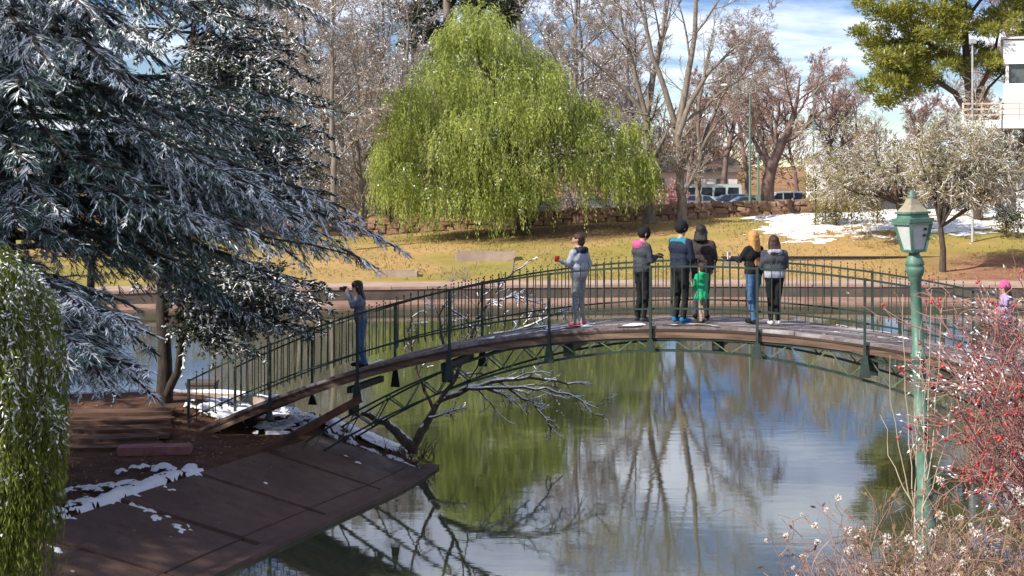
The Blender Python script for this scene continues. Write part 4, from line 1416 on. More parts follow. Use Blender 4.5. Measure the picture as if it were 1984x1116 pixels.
for (px, py, rp, hp) in cl:
    for dz in (-1, 0, 1):
        d_ = DW + dz * rp * s_ * 1.7 + R_.uniform(-.6, .6)
        if (dz == 1 and R_.random() < .35) or (dz == -1 and R_.random() < .42):
            continue
        c = P(px + R_.uniform(-10, 10), py + R_.uniform(-10, 8) + (10 if dz == -1 else 0), d_)
        Rm = rp * s_
        for _t in range(11 if px < 1100 else 7):
            a_ = R_.uniform(0, 2 * np.pi); q_ = math.sqrt(R_.random())
            tops.append((c[0] + math.cos(a_) * q_ * Rm, c[1] + math.sin(a_) * q_ * Rm, c[2] + Rm * .55 * (1 - q_ * q_) + R_.normal(0, .1 * Rm), hp * s_ * R_.uniform(.5, 1.2), R_.uniform(.14, .32)))
weep(5, tops, gn, gs, gw, 8, leaf=(0.23, 0.07), step=0.25, snow=0.06, width=1.6, strands=False)
for (a, b, r0) in [((1015, 447), (1000, 330), .42), ((1000, 330), (930, 120), .3), ((1000, 330), (1080, 210), .26), ((1005, 360), (860, 260), .22), ((1000, 320), (960, 180), .22), ((1005, 350), (1170, 290), .2), ((930, 120), (925, 50), .1), ((1010, 380), (800, 330), .16), ((1010, 390), (1100, 320), .15)]:
    pa, pb = P(*a, DW), P(*b, DW + R_.uniform(-2, 2))
    mid = (pa + pb) / 2 + np.array([R_.normal(0, .2), R_.normal(0, .3), .5 if r0 < .4 else 0])
    gw.tube([pa, mid, pb], [r0, r0 * .8, r0 * .55], 8)
gw.build('trunk', M['bark'], wil, smooth=True)
gn.build('crown', M['pepper'], wil)
gs.build('snow', M['snow'], wil)

# weeping shrub close by on the left edge
fb = np.array([-4.75, 11.2, float(ground_z(-4.75, 11.2)) - 0.05])
fr = empty('weeping_shrub', fb, 'weeping green shrub with snow on its fronds at the left edge, closest to the viewer', 'shrub')
gn, gs, gw = G(), G(), G()
tops = []
for (px, py, rp, hp) in [(20, 545, 75, 190), (-40, 520, 90, 230), (75, 585, 50, 170), (30, 650, 80, 220), (85, 680, 46, 210), (-20, 700, 90, 250), (50, 780, 75, 230), (95, 790, 32, 170), (10, 880, 80, 240), (60, 930, 55, 210), (-40, 950, 90, 260), (30, 1010, 60, 200), (5, 600, 60, 200)]:
    c = P(px - 28, py, 11.2 + R_.uniform(-.4, .4))
    tops.append((c[0], c[1], c[2], hp * 11.2 / F, rp * 11.2 / F))
weep(15, tops, gn, gs, gw, 105, leaf=(0.062, 0.013), step=0.042, snow=0.8, width=0.6, jit=.11)
gw.tube([fb, fb + np.array([.1, .1, 1.6]), fb + np.array([.3, .15, 3.0]), P(0, 540, 11.2)], [.09, .075, .05, .02], 8)
for (px, py) in ((75, 590), (40, 660), (60, 790), (20, 890), (90, 700)):
    e_ = P(px, py, 11.2)
    gw.tube([fb + np.array([.15, .1, 1.2]), (fb + e_) / 2 + np.array([0, 0, 1.0]), e_], [.05, .035, .012], 6)
gw.build('trunk', M['bark'], fr, smooth=True)
gn.build('crown', M['frond'], fr)
gs.build('snow', M['snow'], fr)

# ------------------------------------------------------------------ bare trees across the pond
def trunk_px(lst, d):
    return [P(a, b, d + (c[0] if c else 0)) for a, b, *c in lst]


bare_tree(101, P(1322, 432, 86), 15.5, 0.34, trunk=(trunk_px([(1322, 440), (1320, 380), (1318, 320), (1314, 255)], 86),
          [(trunk_px([(1315, 265), (1296, 200), (1272, 130), (1250, 60), (1235, -20), (1225, -120)], 86.5), .2), (trunk_px([(1315, 262), (1338, 195), (1375, 135), (1425, 90), (1480, 55)], 85.5), .18),
           (trunk_px([(1314, 258), (1326, 190), (1340, 110), (1350, 20), (1356, -80), (1362, -200)], 86), .22), (trunk_px([(1318, 240), (1362, 215), (1400, 170), (1440, 150), (1500, 130)], 86.6), .12)]), limbs=6, lev=(6, 5, 5), spread=40,
          limb_len=0.30, label='tall bare grey tree with forked trunk standing right behind the people on the bridge', snow=0.15, t0=0.3, name='bare_tree', group='bare trees across the pond')
bare_tree(102, P(1256, 440, 89), 15, 0.4, trunk=(trunk_px([(1258, 440), (1258, 370), (1256, 290), (1252, 225)], 89),
          [(trunk_px([(1252, 232), (1228, 190), (1190, 150), (1145, 115), (1095, 92)], 89), .16), (trunk_px([(1252, 228), (1266, 150), (1282, 80), (1290, 0), (1300, -100)], 89.4), .22), (trunk_px([(1254, 235), (1236, 160), (1215, 90), (1200, 10), (1190, -80)], 88.6), .17), (trunk_px([(1255, 222), (1225, 217), (1200, 222), (1175, 235)], 88), .08)]), limbs=6, lev=(6, 5, 5), spread=44,
          limb_len=0.32, label='bare tree with thick dark trunk at the right edge of the green weeping tree', snow=0.15, t0=0.3, group='bare trees across the pond', mats=('bark_grey', 'twig_grey'))
bare_tree(103, P(1353, 415, 97), 13, 0.24, trunk=(trunk_px([(1353, 430), (1352, 350), (1357, 290)], 97),
          [(trunk_px([(1356, 295), (1385, 240), (1425, 205), (1470, 185)], 97), .12), (trunk_px([(1356, 292), (1350, 220), (1362, 150), (1380, 80), (1390, 0)], 97), .14), (trunk_px([(1357, 290), (1390, 200), (1430, 130), (1460, 60)], 97.5), .13)]), limbs=6, lev=(6, 5, 4), spread=44, limb_len=.34,
          label='slimmer bare tree just behind the forked one, by the stone wall', snow=0.1, t0=0.25, group='bare trees across the pond')
bare_tree(104, P(646, 425, 80), 13, 0.2, trunk=trunk_px([(646, 440), (647, 360), (645, 280), (640, 215), (648, 140), (640, 60), (646, -20), (640, -90)], 80), limbs=13, lev=(7, 6, 6), spread=50, limb_len=.36,
          label='pale slender bare tree with snow on its twigs, right of the evergreens', snow=0.35, t0=0.22, group='bare trees across the pond', leaf=('dryleaf', .12, .16))
bare_tree(109, P(1490, 405, 118), 13, 0.62, trunk=trunk_px([(1486, 410), (1488, 360), (1492, 320), (1515, 280), (1535, 240), (1545, 190), (1550, 150)], 118), limbs=11, lev=(7, 7, 6), spread=52, limb_len=.55,
          label='stout bare tree with thick spreading limbs by the parked white car', snow=0.08, t0=0.25, group='bare trees across the pond', mats=('bark_brown', 'twig_red'), twig_r=.014)
FR = bare_tree(112, P(665, 410, 112), 19, 0.26, limbs=16, lev=(7, 7, 6), spread=44, limb_len=.36, label='frosted bare tree rising between the evergreen and the weeping tree', snow=0.6, t0=0.12, group='bare trees across the pond', leaf=('snow', .09, .2), twig_r=.016)
for (px, d, rz, sc, lab) in [(700, 94, 2.4, .72, 'small frosted tree between the slender trunk and the weeping tree'), (590, 90, .9, .8, 'frosted tree half hidden by the dark evergreen'), (760, 104, 3.7, .9, 'frosted tree rising behind the left edge of the weeping tree'), (1095, 108, 5.0, 1.15, 'frosted tree rising behind the top of the weeping tree'), (640, 135, 1.9, 1.15, 'pale frosted tree far behind the slender trunk'), (520, 138, 3.3, 1.2, 'pale frosted tree far behind the evergreen'), (770, 140, 4.4, 1.2, 'pale frosted tree far behind the eucalyptus'), (980, 138, 5.6, 1.2, 'pale frosted tree far behind the weeping tree crown'), (1240, 135, .3, 1.1, 'pale frosted tree far behind the thick dark trunk'), (545, 108, 1, 1.0, 'frosted bare tree behind the right edge of the evergreen'), (610, 122, 2, 1.05, 'frosted bare tree just left of the slender pale trunk'), (725, 118, 3.1, 1.1, 'frosted bare tree left of the eucalyptus'), (800, 126, 4.2, 1.1, 'frosted bare tree directly beside the eucalyptus trunk'), (480, 116, 5.3, 1.1, 'frosted bare tree hidden deep behind the evergreen'), (1040, 124, .6, 1.15, 'frosted bare tree right of the eucalyptus crown'), (1150, 128, 1.6, 1.1, 'frosted bare tree above the right shoulder of the weeping tree')]:
    c = copy_tree(FR, np.array([P(px, 400, d)[0], d, 2.0]), rz, sc); c['label'] = lab
# reddish bare street trees behind the road: one crown, several copies
rt = bare_tree(110, P(1400, 372, 150), 17, 0.34, limbs=15, lev=(8, 7, 6), spread=42, limb_len=.42, label='reddish bare street tree behind the parked minibus', name='street_tree', mats=('bark_brown', 'twig_red'), twig_r=.02, t0=0.2, group='reddish bare trees beyond the road')
rt2 = bare_tree(111, P(1600, 372, 160), 13.5, 0.34, limbs=15, lev=(8, 7, 6), spread=48, limb_len=.45, label='reddish bare tree in the gap of sky beside the pine', name='street_tree', mats=('bark_brown', 'twig_red'), twig_r=.02, t0=0.2, group='reddish bare trees beyond the road')
for k, (px, d, rz, sc, src, lab) in enumerate([(1330, 165, 1.0, 1.0, rt2, 'reddish bare tree behind the forked grey trunk'), (1450, 172, 2.2, 1.0, rt, 'reddish bare tree behind the green street lamp poles'), (1545, 190, 3.0, 0.85, rt, 'small reddish bare tree left of the gap of sky'),
                                              (1670, 185, 4.0, 0.8, rt, 'reddish bare tree behind the snow-dusted round tree'), (1760, 150, .6, .85, rt2, 'brown bare tree under the pine boughs'), (1930, 140, 5.0, 1.25, rt, 'russet bare tree behind the pine and the white balcony'),
                                              (1240, 175, 2.7, 1.1, rt, 'reddish bare tree seen past the right edge of the green weeping tree'), (880, 170, 1.7, 1.2, rt2, 'brown bare tree hidden behind the green weeping tree'), (700, 150, .2, 1.1, rt2, 'brown bare tree behind the slender pale tree'),
                                              (570, 160, 3.9, 1.2, rt, 'brown bare tree behind the dark evergreen crown'), (1140, 150, 5.4, 1.15, rt2, 'brown bare tree behind the thin right side of the weeping tree'), (1860, 170, 2.1, 1.0, rt2, 'brown bare tree behind the grey flag pole')]):
    b_ = P(px, 372, d); b_[2] = 2.1
    c = copy_tree(src, b_, rz, sc); c['label'] = lab; c['group'] = 'reddish bare trees beyond the road'


# ------------------------------------------------------------------ evergreen crowns in clumps
def clumps(g, gs, cs, seed, per, leaf, up=0.5, snow=0.0, flat=0.6):
    r = np.random.default_rng(seed)
    for (c, R) in cs:
        n = int(per * R * R)
        v = nrm(r.normal(0, 1, (n, 3))); rr = R * r.random(n) ** 0.45
        p = np.asarray(c) + v * rr[:, None] * np.array([1, 1, flat])
        d = nrm(v + np.array([0, 0, up]) + r.normal(0, .4, (n, 3)))
        for _ in range(2):
            g.leaves(p, nrm(d + r.normal(0, .35, d.shape)), r.normal(0, 1, d.shape), leaf[0] * r.uniform(.6, 1.3, n), leaf[1] * r.uniform(.7, 1.2, n))
        if snow:
            ok = (r.random(n) < snow) & (v[:, 2] > 0.1)
            gs.leaves(p[ok] + [0, 0, .03], d[ok], nrm(np.array([0, 0, 1]) + r.normal(0, .4, (ok.sum(), 3))), leaf[0] * 1.1, leaf[1] * 1.3)


def pxclumps(lst, d, seed, jd=3.0, sub=5):
    r = np.random.default_rng(seed); out = []
    for (px, py, rp) in lst:
        for _ in range(sub):
            dd = d + r.uniform(-jd, jd)
            a = r.uniform(0, 2 * np.pi); q = rp * r.uniform(.2, .85)
            out.append((P(px + math.cos(a) * q, py + math.sin(a) * q * .7, dd), rp * d / F * r.uniform(.32, .6)))
    return out


DP = 84.0
pb = P(1893, 420, DP)
pine = empty('pine_tree', pb, 'tall yellow-green pine above the snow-dusted round tree at right', 'tree')
gn, gs, gw = G(), G(), G()
pc = pxclumps([(1690, 10, 38), (1730, 50, 48), (1705, 100, 45), (1690, 165, 28), (1760, 110, 48), (1745, 165, 48), (1800, 150, 40), (1720, 195, 26), (1780, 20, 52), (1830, 60, 50), (1850, 10, 50), (1890, 50, 40), (1910, 100, 35), (1940, 40, 42), (1975, 10, 45), (1830, 110, 35), (1930, 125, 30), (2010, 60, 50), (1800, -50, 70), (1880, -60, 70), (1720, -60, 50), (1950, -60, 70), (1970, 150, 25), (1760, 70, 40), (1715, 140, 40), (1800, 100, 40), (1670, 60, 24), (1860, 130, 26)], DP, 3, 2.4, 8)
clumps(gn, gs, pc, 4, 430, (0.29, 0.062), 0.5, 0.012)
for tp, r0 in (([(1893, 425), (1890, 330), (1884, 250), (1878, 180), (1872, 110), (1868, 30), (1866, -80)], .36), ([(1884, 235), (1850, 180), (1805, 150), (1750, 150), (1715, 170)], .2), ([(1876, 160), (1845, 110), (1800, 85), (1740, 75)], .16),
               ([(1880, 205), (1910, 150), (1925, 110), (1935, 60)], .15), ([(1870, 90), (1830, 40), (1790, 10), (1730, -10)], .14), ([(1869, 40), (1900, 0), (1950, -30)], .13), ([(1884, 240), (1915, 170), (1965, 120)], .12)):
    gw.tube([P(a, b, DP + R_.uniform(-.3, .3)) for a, b in tp], np.linspace(r0, r0 * .45, len(tp)), 8)
gw.build('trunk', M['bark'], pine, smooth=True); gn.build('crown', M['pine'], pine); gs.build('snow', M['snow'], pine)

eb = P(868, 420, 112)
eu = empty('eucalyptus_tree', eb, 'tall dark eucalyptus rising out of the frame behind the green weeping tree', 'tree')
gn, gs, gw = G(), G(), G()
clumps(gn, gs, pxclumps([(790, 20, 40), (830, 60, 38), (800, 90, 25), (930, 15, 45), (970, 30, 35), (890, -20, 60), (850, 110, 25), (1000, 0, 30), (780, -40, 50), (960, -60, 60), (900, 60, 30), (825, 20, 25)], 112, 6, 2.5, 6), 6, 200, (0.42, 0.12), -0.2)
for tp, r0 in (([(868, 420), (868, 250), (872, 120), (868, 40), (865, -60)], .6), ([(870, 110), (840, 60), (800, 20)], .25), ([(870, 70), (920, 20), (965, -30)], .28)):
    gw.tube([P(a, b, 112) for a, b in tp], np.linspace(r0, r0 * .5, len(tp)), 8)
gw.build('trunk', M['bark_grey'], eu, smooth=True); gn.build('crown', M['euca'], eu)


# round snow-dusted trees right of the lawn
def round_tree(seed, base, crown_px, d, label, stems):
    G_ = Grow(seed)
    e = empty('round_tree', base, label, 'tree', 'snow-dusted round trees on the right lawn')
    gt, gc, gl, gs = G(), G(), G(), G()
    cx, cy, rx, ry = crown_px
    c = P(cx, cy, d); RX, RZ = rx * d / F, ry * d / F
    fork = np.asarray(P(*stems, d))
    gt.tube([base, (np.asarray(base) + fork) / 2 + np.array([.08, 0, 0]), fork], [.19, .15, .13], 8)
    n = 16
    tipdir = nrm(G_.r.normal(0, 1, (n, 3)) * np.array([1, .8, .5]) + np.array([0, 0, .55]))
    tgt = c + tipdir * np.array([RX, RX * .8, RZ]) * G_.r.uniform(.5, .85, (n, 1))
    v = tgt - fork
    b1 = G_.run(np.repeat(fork[None], n, 0), v, np.linalg.norm(v, axis=1), .075, 6, .1, (0, 0, .02), .35)
    gt.frusta(*segs(b1), n=5)
    b2 = G_.run(*G_.spawn(b1, 9, .25, 1, 42, 14, .42, .5, fall=.3), 4, .16, (0, 0, .02), .4)
    gt.frusta(*segs(b2), n=3)
    b3 = G_.run(*G_.spawn(b2, 7, .1, 1, 44, 16, .55, .6, fall=.3), 4, .2, (0, 0, -.05), .5)
    b3 = (b3[0], b3[1], np.maximum(b3[2], .011), b3[3]); ribbons(gc, b3, G_.r)
    b4 = G_.run(*G_.spawn(b3, 5, .1, 1, 46, 18, .6, .6, fall=.3), 3, .25, (0, 0, -.08), .6)
    b4 = (b4[0], b4[1], np.maximum(b4[2], .009), b4[3]); ribbons(gc, b4, G_.r)
    pt = b4[0][:, 1:].reshape(-1, 3); dd = b4[1][:, 1:].reshape(-1, 3)
    fade = np.clip((pt[:, 0] - (c[0] - RX)) / (2 * RX), 0, 1)
    ok = G_.r.random(len(pt)) < 0.95 - 0.4 * fade
    for _q in range(2):
        gl.leaves(pt[ok], dd[ok] + G_.r.normal(0, .7, dd[ok].shape), G_.r.normal(0, 1, dd[ok].shape), .13 * G_.r.uniform(.6, 1.3, ok.sum()), .045)
    ok = G_.r.random(len(pt)) < 0.30 + 0.42 * fade
    gs.leaves(pt[ok] + [0, 0, .02], dd[ok], nrm(np.array([0, -.6, 1]) + G_.r.normal(0, .5, (ok.sum(), 3))), .30 * G_.r.uniform(.5, 1.2, ok.sum()), .02)
    snow_on(gs, b3, .2, G_.r, .9, .004)
    gt.build('trunk', M['bark'], e, smooth=True); gc.build('crown', M['twig_cream'], e); gl.build('foliage', M['olive'], e); gs.build('snow', M['snow'], e)


zb = P(1745, 440, 79)
round_tree(201, (zb[0], zb[1], float(ground_z(zb[0], zb[1])) - .05), (1695, 345, 165, 128), 79, 'rounded olive tree dusted with snow, left of the lantern on the lawn slope', (1740, 395))
zb = P(1826, 520, 70.5)
round_tree(202, (zb[0], zb[1], float(ground_z(zb[0], zb[1])) - .05), (1862, 330, 165, 105), 70.5, 'rounded snowy tree with slim trunk just right of the lantern', (1822, 440))
zb = P(1972, 440, 82)
_rt = [o for o in bpy.data.objects if o.name.startswith('round_tree') and 'slim trunk' in o.get('label', '')][0]
_c = copy_tree(_rt, (zb[0], zb[1], float(ground_z(zb[0], zb[1])) - .4), 1.2, .8); _c['label'] = 'white frosted tree at the right edge under the balcony'
clm = [(1650, 395, 22), (1600, 385, 28), (1580, 355, 22), (1700, 400, 18), (1620, 410, 20), (1950, 410, 24), (1972, 415, 18)]
for k, ((px, py, rp), lab) in enumerate(zip(clm, ['olive shrub against the pale slab behind the wall', 'olive bush at the end of the stone wall', 'yellowish bush left of the round olive tree', 'low olive shrub under the round tree', 'low yellowish shrub at the top of the snowy slope', 'dark green shrub on the snow at far right', 'small dark shrub at the right edge of the snow'])):
    gn, gs, gw = G(), G(), G()
    d = 84 if px < 1900 else 79
    c = P(px, py, d); b_ = np.array([c[0], c[1], float(ground_z(c[0], c[1])) - .05])
    e = empty('shrub', b_, lab, 'shrub', 'shrubs on the far lawn')
    Rm = rp * d / F
    clumps(gn, gs, [(np.array([c[0], c[1], b_[2] + (c[2] - b_[2]) * q]) + R_.normal(0, Rm * .35, 3), Rm * .75) for q in (.35, .55, .8, 1.0, 1.1)], 50 + k, 420, (.16, .06), .4, .05, 1.0)
    gw.tube([b_, b_ + [0, 0, max(c[2] - b_[2], .3)]], [.05, .03], 5)
    gw.build('trunk', M['bark'], e); gn.build('crown', M['olive'] if px < 1900 else M['hedge'], e); gs.build('snow', M['snow'], e)
c = P(1300, 372, 99); b_ = np.array([c[0], c[1], 2.2])
e = empty('flowering_shrub', b_, 'pink flowering shrub behind the stone wall', 'shrub')
gn, gs, gw = G(), G(), G()
clumps(gn, gs, [(np.array([c[0] + q, c[1], b_[2] + h]), .75) for q, h in ((-.8, .9), (.2, 1.1), (.9, .8), (-.3, 1.8), (.6, 1.7), (0, 2.3))], 77, 260, (.16, .1), .3, .1, 1.0)
for q in (-.6, 0, .6):
    gw.tube([b_ + [q * .3, 0, 0], b_ + [q, 0, 1.9]], [.05, .02], 5)
gw.build('trunk', M['bark'], e); gn.build('crown', M['pinkbloom'], e); gs.build('snow', M['snow'], e)

# leafless thickets behind the left part of the wall
tk = bare_tree(120, np.array([P(700, 400, 97)[0], 97, 2.0]), 5.0, .09, limbs=6, lev=(5, 5, 5), spread=38, limb_len=.5, forks=6, label='grey leafless thicket behind the left end of the stone wall', name='thicket', snow=.25, t0=.1, cat='shrub', group='leafless thickets beyond the wall', twig_r=.015)
for k, (px, d, rz, sc, lab) in enumerate([(755, 99, 1, 1.0, 'grey leafless thicket left of the green weeping tree'), (640, 101, 2, 1.2, 'grey leafless thicket behind the slender pale trunk'), (580, 98, 3, 1.1, 'grey leafless thicket below the dark evergreen'), (500, 104, 4, 1.3, 'leafless thicket seen through the evergreen boughs'), (420, 100, 5, 1.2, 'leafless thicket behind the thin evergreen trunk'),
                                          (820, 104, .5, 1.1, 'leafless thicket behind the left fronds of the weeping tree'), (1120, 106, 1.5, 1.0, 'leafless thicket behind the right fronds of the weeping tree'), (1215, 108, 2.5, .9, 'leafless thicket between the weeping tree and the thick dark trunk'), (300, 103, .8, 1.3, 'leafless thicket far behind the timber steps'), (1640, 104, 3.3, 1.0, 'leafless thicket behind the rounded olive tree')]):
    b_ = np.array([P(px, 400, d)[0], d, 2.0]); c = copy_tree(tk, b_, rz, sc); c['label'] = lab
# distant wood closing the view
gn, gt = G(), G()
r = np.random.default_rng(90)
cs = []
for k in range(150):
    x = r.uniform(-190, 190); y = r.uniform(215, 300)
    h = r.uniform(6, 12)
    cs.append((np.array([x, y, 2 + h * .55]), h * .55))
for (c, R) in cs:
    n = 210
    v = nrm(r.normal(0, 1, (n, 3))); p = c + v * (R * r.random(n) ** .5)[:, None] * np.array([1, 1, 1.05])
    gn.leaves(p, nrm(v + [0, 0, .6] + r.normal(0, .4, (n, 3))), r.normal(0, 1, (n, 3)), r.uniform(.8, 1.9, n), .28)
struct(gn.build('woodland', M['twig_brown']), 'stuff', 'brown leafless wood far beyond the road')

# ------------------------------------------------------------------ stone wall behind the lawn
wallp = np.array([(-26, 90.5), (-10.2, 91.3), (0, 92.0), (10, 92.4), (19.6, 92.6), (22, 92.6)], float)
wp = along(wallp, 0.5)
def wtop(x):
    return np.interp(x, [-26, -10, 0, 4, 12, 22], [2.4, 2.62, 3.1, 3.35, 3.75, 3.95])
def wbot(x):
    return np.interp(x, [-26, -10, 0, 12, 22], [1.5, 1.55, 2.0, 2.45, 2.9])
swall = empty('stone_wall', (4, 92.2, 2.2), 'reddish rubble stone wall along the far side of the lawn', 'wall')
g = G()
for k in range(len(wp) - 1):
    a_, b_ = wp[k], wp[k + 1]
    V = []
    for q in (a_, b_):
        for (oy, zz) in ((0, wbot(q[0]) - .4), (0, wtop(q[0]) - .03), (.4, wtop(q[0]) - .03), (.4, wbot(q[0]) - .4)):
            V.append((q[0], q[1] + oy, zz))
    g.quads(V, [[0, 4, 5, 1], [1, 5, 6, 2], [2, 6, 7, 3]])
g.build('mortar_core', M['mortar'], swall)
rng = random.Random(31)
st_meshes = []
for k in range(8):
    g = G(); g.box((0, 0, 0), (1, 1, 1))
    o = g.build('stone', M['stone'] if k % 2 else M['stone2'], swall, origin=np.zeros(3))
    bm = bmesh.new(); bm.from_mesh(o.data)
    bmesh.ops.bevel(bm, geom=bm.edges[:], offset=0.12, segments=1, affect='EDGES')
    for v in bm.verts:
        v.co += Vector((rng.uniform(-.1, .1), rng.uniform(-.06, .06), rng.uniform(-.13, .13)))
    bm.to_mesh(o.data); bm.free()
    o.location = (-40 + k, 3, -4)
    st_meshes.append(o)
nst = 0
x = -12.0
rows = 4
for rr in range(rows):
    x = -12.0 + rng.uniform(0, .3)
    while x < 21.5:
        w_ = rng.uniform(.34, 1.0)
        xc = x + w_ / 2
        zt, zb_ = wtop(xc), wbot(xc) - .1
        h_ = (zt - zb_) / rows
        yc = np.interp(xc, wallp[:, 0], wallp[:, 1])
        loc = (xc, yc - 0.02 + rng.uniform(-.03, .02), zb_ + h_ * (rr + .5) + rng.uniform(-.09, .09))
        rot = (rng.uniform(-.06, .06), rng.uniform(-.18, .18), 0); sc_ = (w_ * rng.uniform(.85, 1.02), .3, h_ * rng.uniform(.7, 1.45))
        if nst < 8:
            o = st_meshes[nst]; o.location = tuple(np.array(loc) - np.array(swall['_o'])); o.rotation_euler = rot; o.scale = sc_
        else:
            piece('stone', st_meshes[rng.randrange(8)].data, swall, loc, rot, sc_)
        nst += 1
        x += w_

# leaf litter on the shaded bank
r = np.random.default_rng(46)
n = 5200
X_ = r.uniform(-10.5, -1.8, n); Y_ = r.uniform(17, 32.5, n)
sd_ = pond_sd(X_, Y_)
ok = (sd_ > .1) & (r.random(n) < np.where(sd_ > 2.2, .8, .16) * np.clip((vnoise(X_ * 1.1, Y_ * 1.1, 8) - .2) * 2, .1, 1))
X_, Y_, sd_ = X_[ok], Y_[ok], sd_[ok]
lz = ground_z(X_, Y_) + np.where(sd_ < 2.4, .112, .012)
g = G()
g.leaves(np.stack([X_, Y_, lz], 1), nrm(np.stack([r.normal(0, 1, len(X_)), r.normal(0, 1, len(X_)), r.normal(.12, .2, len(X_))], 1)), nrm(np.array([0, 0, 1]) + r.normal(0, .35, (len(X_), 3))), .07 * r.uniform(.5, 1.5, len(X_)), .04)
struct(g.build('leaf_litter', M['dryleaf']), 'stuff', 'dead leaves scattered on the left bank')

# planters on the lawn
def planter(px0, px1, py, d, h, label):
    a, b = P(px0, py, d), P(px1, py, d)
    L = b[0] - a[0]
    c = np.array([(a[0] + b[0]) / 2, d + .5, 0.0]); c[2] = float(ground_z(c[0], c[1] - .5)) - .02
    e = empty('planter', c, label, 'planter', 'concrete planters on the lawn')
    for (x_, y_, sx_, sy_) in ((0, -.5, L, .14), (0, .5, L, .14), (-L / 2 + .07, 0, .14, .85), (L / 2 - .07, 0, .14, .85)):
        g = G(); g.box(c + np.array([x_, y_, h / 2 - .1]), (sx_, sy_, h + .2)); o = g.build('side', M['planter'], e)
    g = G(); g.box(c + np.array([0, 0, h * .35]), (L - .3, .8, h * .7)); g.build('soil', M['soil'], e)


# fallen leaves and tufts on the lawn
r = np.random.default_rng(44)
n = 9000
X_ = r.uniform(-26, 26, n); Y_ = 67.5 + (91 - 67.5) * r.random(n)
ok = vnoise(X_ * .35, Y_ * .35, 5) + r.normal(0, .15, n) > .45
X_, Y_ = X_[ok], Y_[ok]
g = G(); pz = np.stack([X_, Y_, ground_z(X_, Y_) + .03], 1)
g.leaves(pz, nrm(np.stack([r.normal(0, 1, len(X_)), r.normal(0, 1, len(X_)), r.normal(.1, .25, len(X_))], 1)), nrm(np.array([0, 0, 1]) + r.normal(0, .4, (len(X_), 3))), .13 * r.uniform(.5, 1.4, len(X_)), .09)
struct(g.build('fallen_leaves', M['dryleaf']), 'stuff', 'dry brown leaves scattered over the far lawn')
n = 16000
X_ = r.uniform(-28, 30, n); Y_ = 67.2 + (91.5 - 67.2) * r.random(n)
ok = vnoise(X_ * .6 + 8, Y_ * .6, 15) + r.normal(0, .12, n) > .52
X_, Y_ = X_[ok], Y_[ok]
g = G(); pz = np.stack([X_, Y_, ground_z(X_, Y_) - .02], 1)
g.leaves(pz, nrm(np.stack([r.normal(0, .5, len(X_)), r.normal(0, .5, len(X_)), np.ones(len(X_))], 1)), r.normal(0, 1, (len(X_), 3)), .17 * r.uniform(.5, 1.5, len(X_)), .05)
struct(g.build('grass', M['tuft']), 'stuff', 'tufts of straw-coloured winter grass on the far lawn')
planter(882, 998, 487, 75, .52, 'pale concrete planter trough below the green weeping tree')
planter(725, 808, 535, 69, .28, 'low pale concrete planter trough near the pond edge at left')
g = G()
c = P(1008, 452, 82)
# dry weeds by the shore
r = np.random.default_rng(14)
for k, (px, py, d, lab) in enumerate([(875, 548, 66.5, 'dry weeds at the far shore behind the leaning branches'), (900, 552, 66.6, 'second clump of dry weeds at the far shore, right of the first')]):
    b_ = P(px, py, d); b_[2] = float(ground_z(b_[0], b_[1]))
    G_ = Grow(300 + k)
    br = G_.run(np.repeat(b_[None], 14, 0), np.stack([r.normal(0, .5, 14), r.normal(0, .3, 14), np.ones(14)], 1), r.uniform(.5, 1.1, 14), .014, 5, .12, (0, 0, -.08), .4)
    g = G(); g.frusta(*segs(br), n=3)
    tag(g.build('weed_clump', M['twig_grey']), lab, 'weeds', 'weeds on the far shore')

# ------------------------------------------------------------------ white building at the right edge
bx0 = P(1944, 300, 82)[0]
bld = empty('building', (bx0, 82, 3.2), 'white modern building with a tan-railed balcony at the right edge', 'building')
def Z(py, d):
    return CAMZ - (py - HOR) * d / F
D_ = 82
g = G()
g.box((bx0 + 7, 88, (Z(78, D_) + Z(124, D_)) / 2), (14, 12, Z(78, D_) - Z(124, D_)))
g.box((bx0 + 7, 88, (Z(162, D_) + Z(238, D_)) / 2), (14, 12, Z(162, D_) - Z(238, D_)))
g.box((bx0 + 8, 88.6, (Z(238, D_) + 2.8) / 2), (12, 10.8, Z(238, D_) - 2.8))
g.build('wall', M['white_paint'], bld)
g = G(); g.box((bx0 + 7, 88, Z(76, D_) + .06), (14.3, 12.3, .12)); g.build('roof', M['offwhite'], bld)
for k in range(6):
    x0 = bx0 + .25 + k * 2.3
    g = G(); g.box((x0 + 1.0, 82.35, (Z(124, D_) + Z(162, D_)) / 2), (1.9, .1, Z(124, D_) - Z(162, D_))); w_ = g.build('window', M['winglass'], bld)
    g = G()
    g.box((x0 - .05, 82.25, (Z(124, D_) + Z(162, D_)) / 2), (.18, .25, Z(124, D_) - Z(162, D_))); g.build('window_frame', M['offwhite'], w_)
g = G(); g.box((bx0 + 7, 88.4, (Z(124, D_) + Z(162, D_)) / 2), (13.5, 11.5, Z(124, D_) - Z(162, D_) - .02)); g.build('window_core', M['winglass'], bld)
xb0 = P(1890, 240, 80)[0]
g = G(); g.box((xb0 + 8, 80.8, (Z(233, 80) + Z(249, 80)) / 2), (16, 3.4, Z(233, 80) - Z(249, 80))); bal = g.build('balcony', M['white_paint'], bld)
for k, py in enumerate((200, 211, 222)):
    g = G(); g.bar((xb0 + .1, 79.2, Z(py, 79.2)), (xb0 + 15, 79.2, Z(py, 79.2)), .06, .09); g.build('balcony_rail', M['tan_paint'], bal)
    g = G(); g.bar((xb0 + .1, 79.2, Z(py, 79.2)), (xb0 + .1, 82.2, Z(py, 79.2)), .06, .09); g.build('balcony_rail', M['tan_paint'], bal)
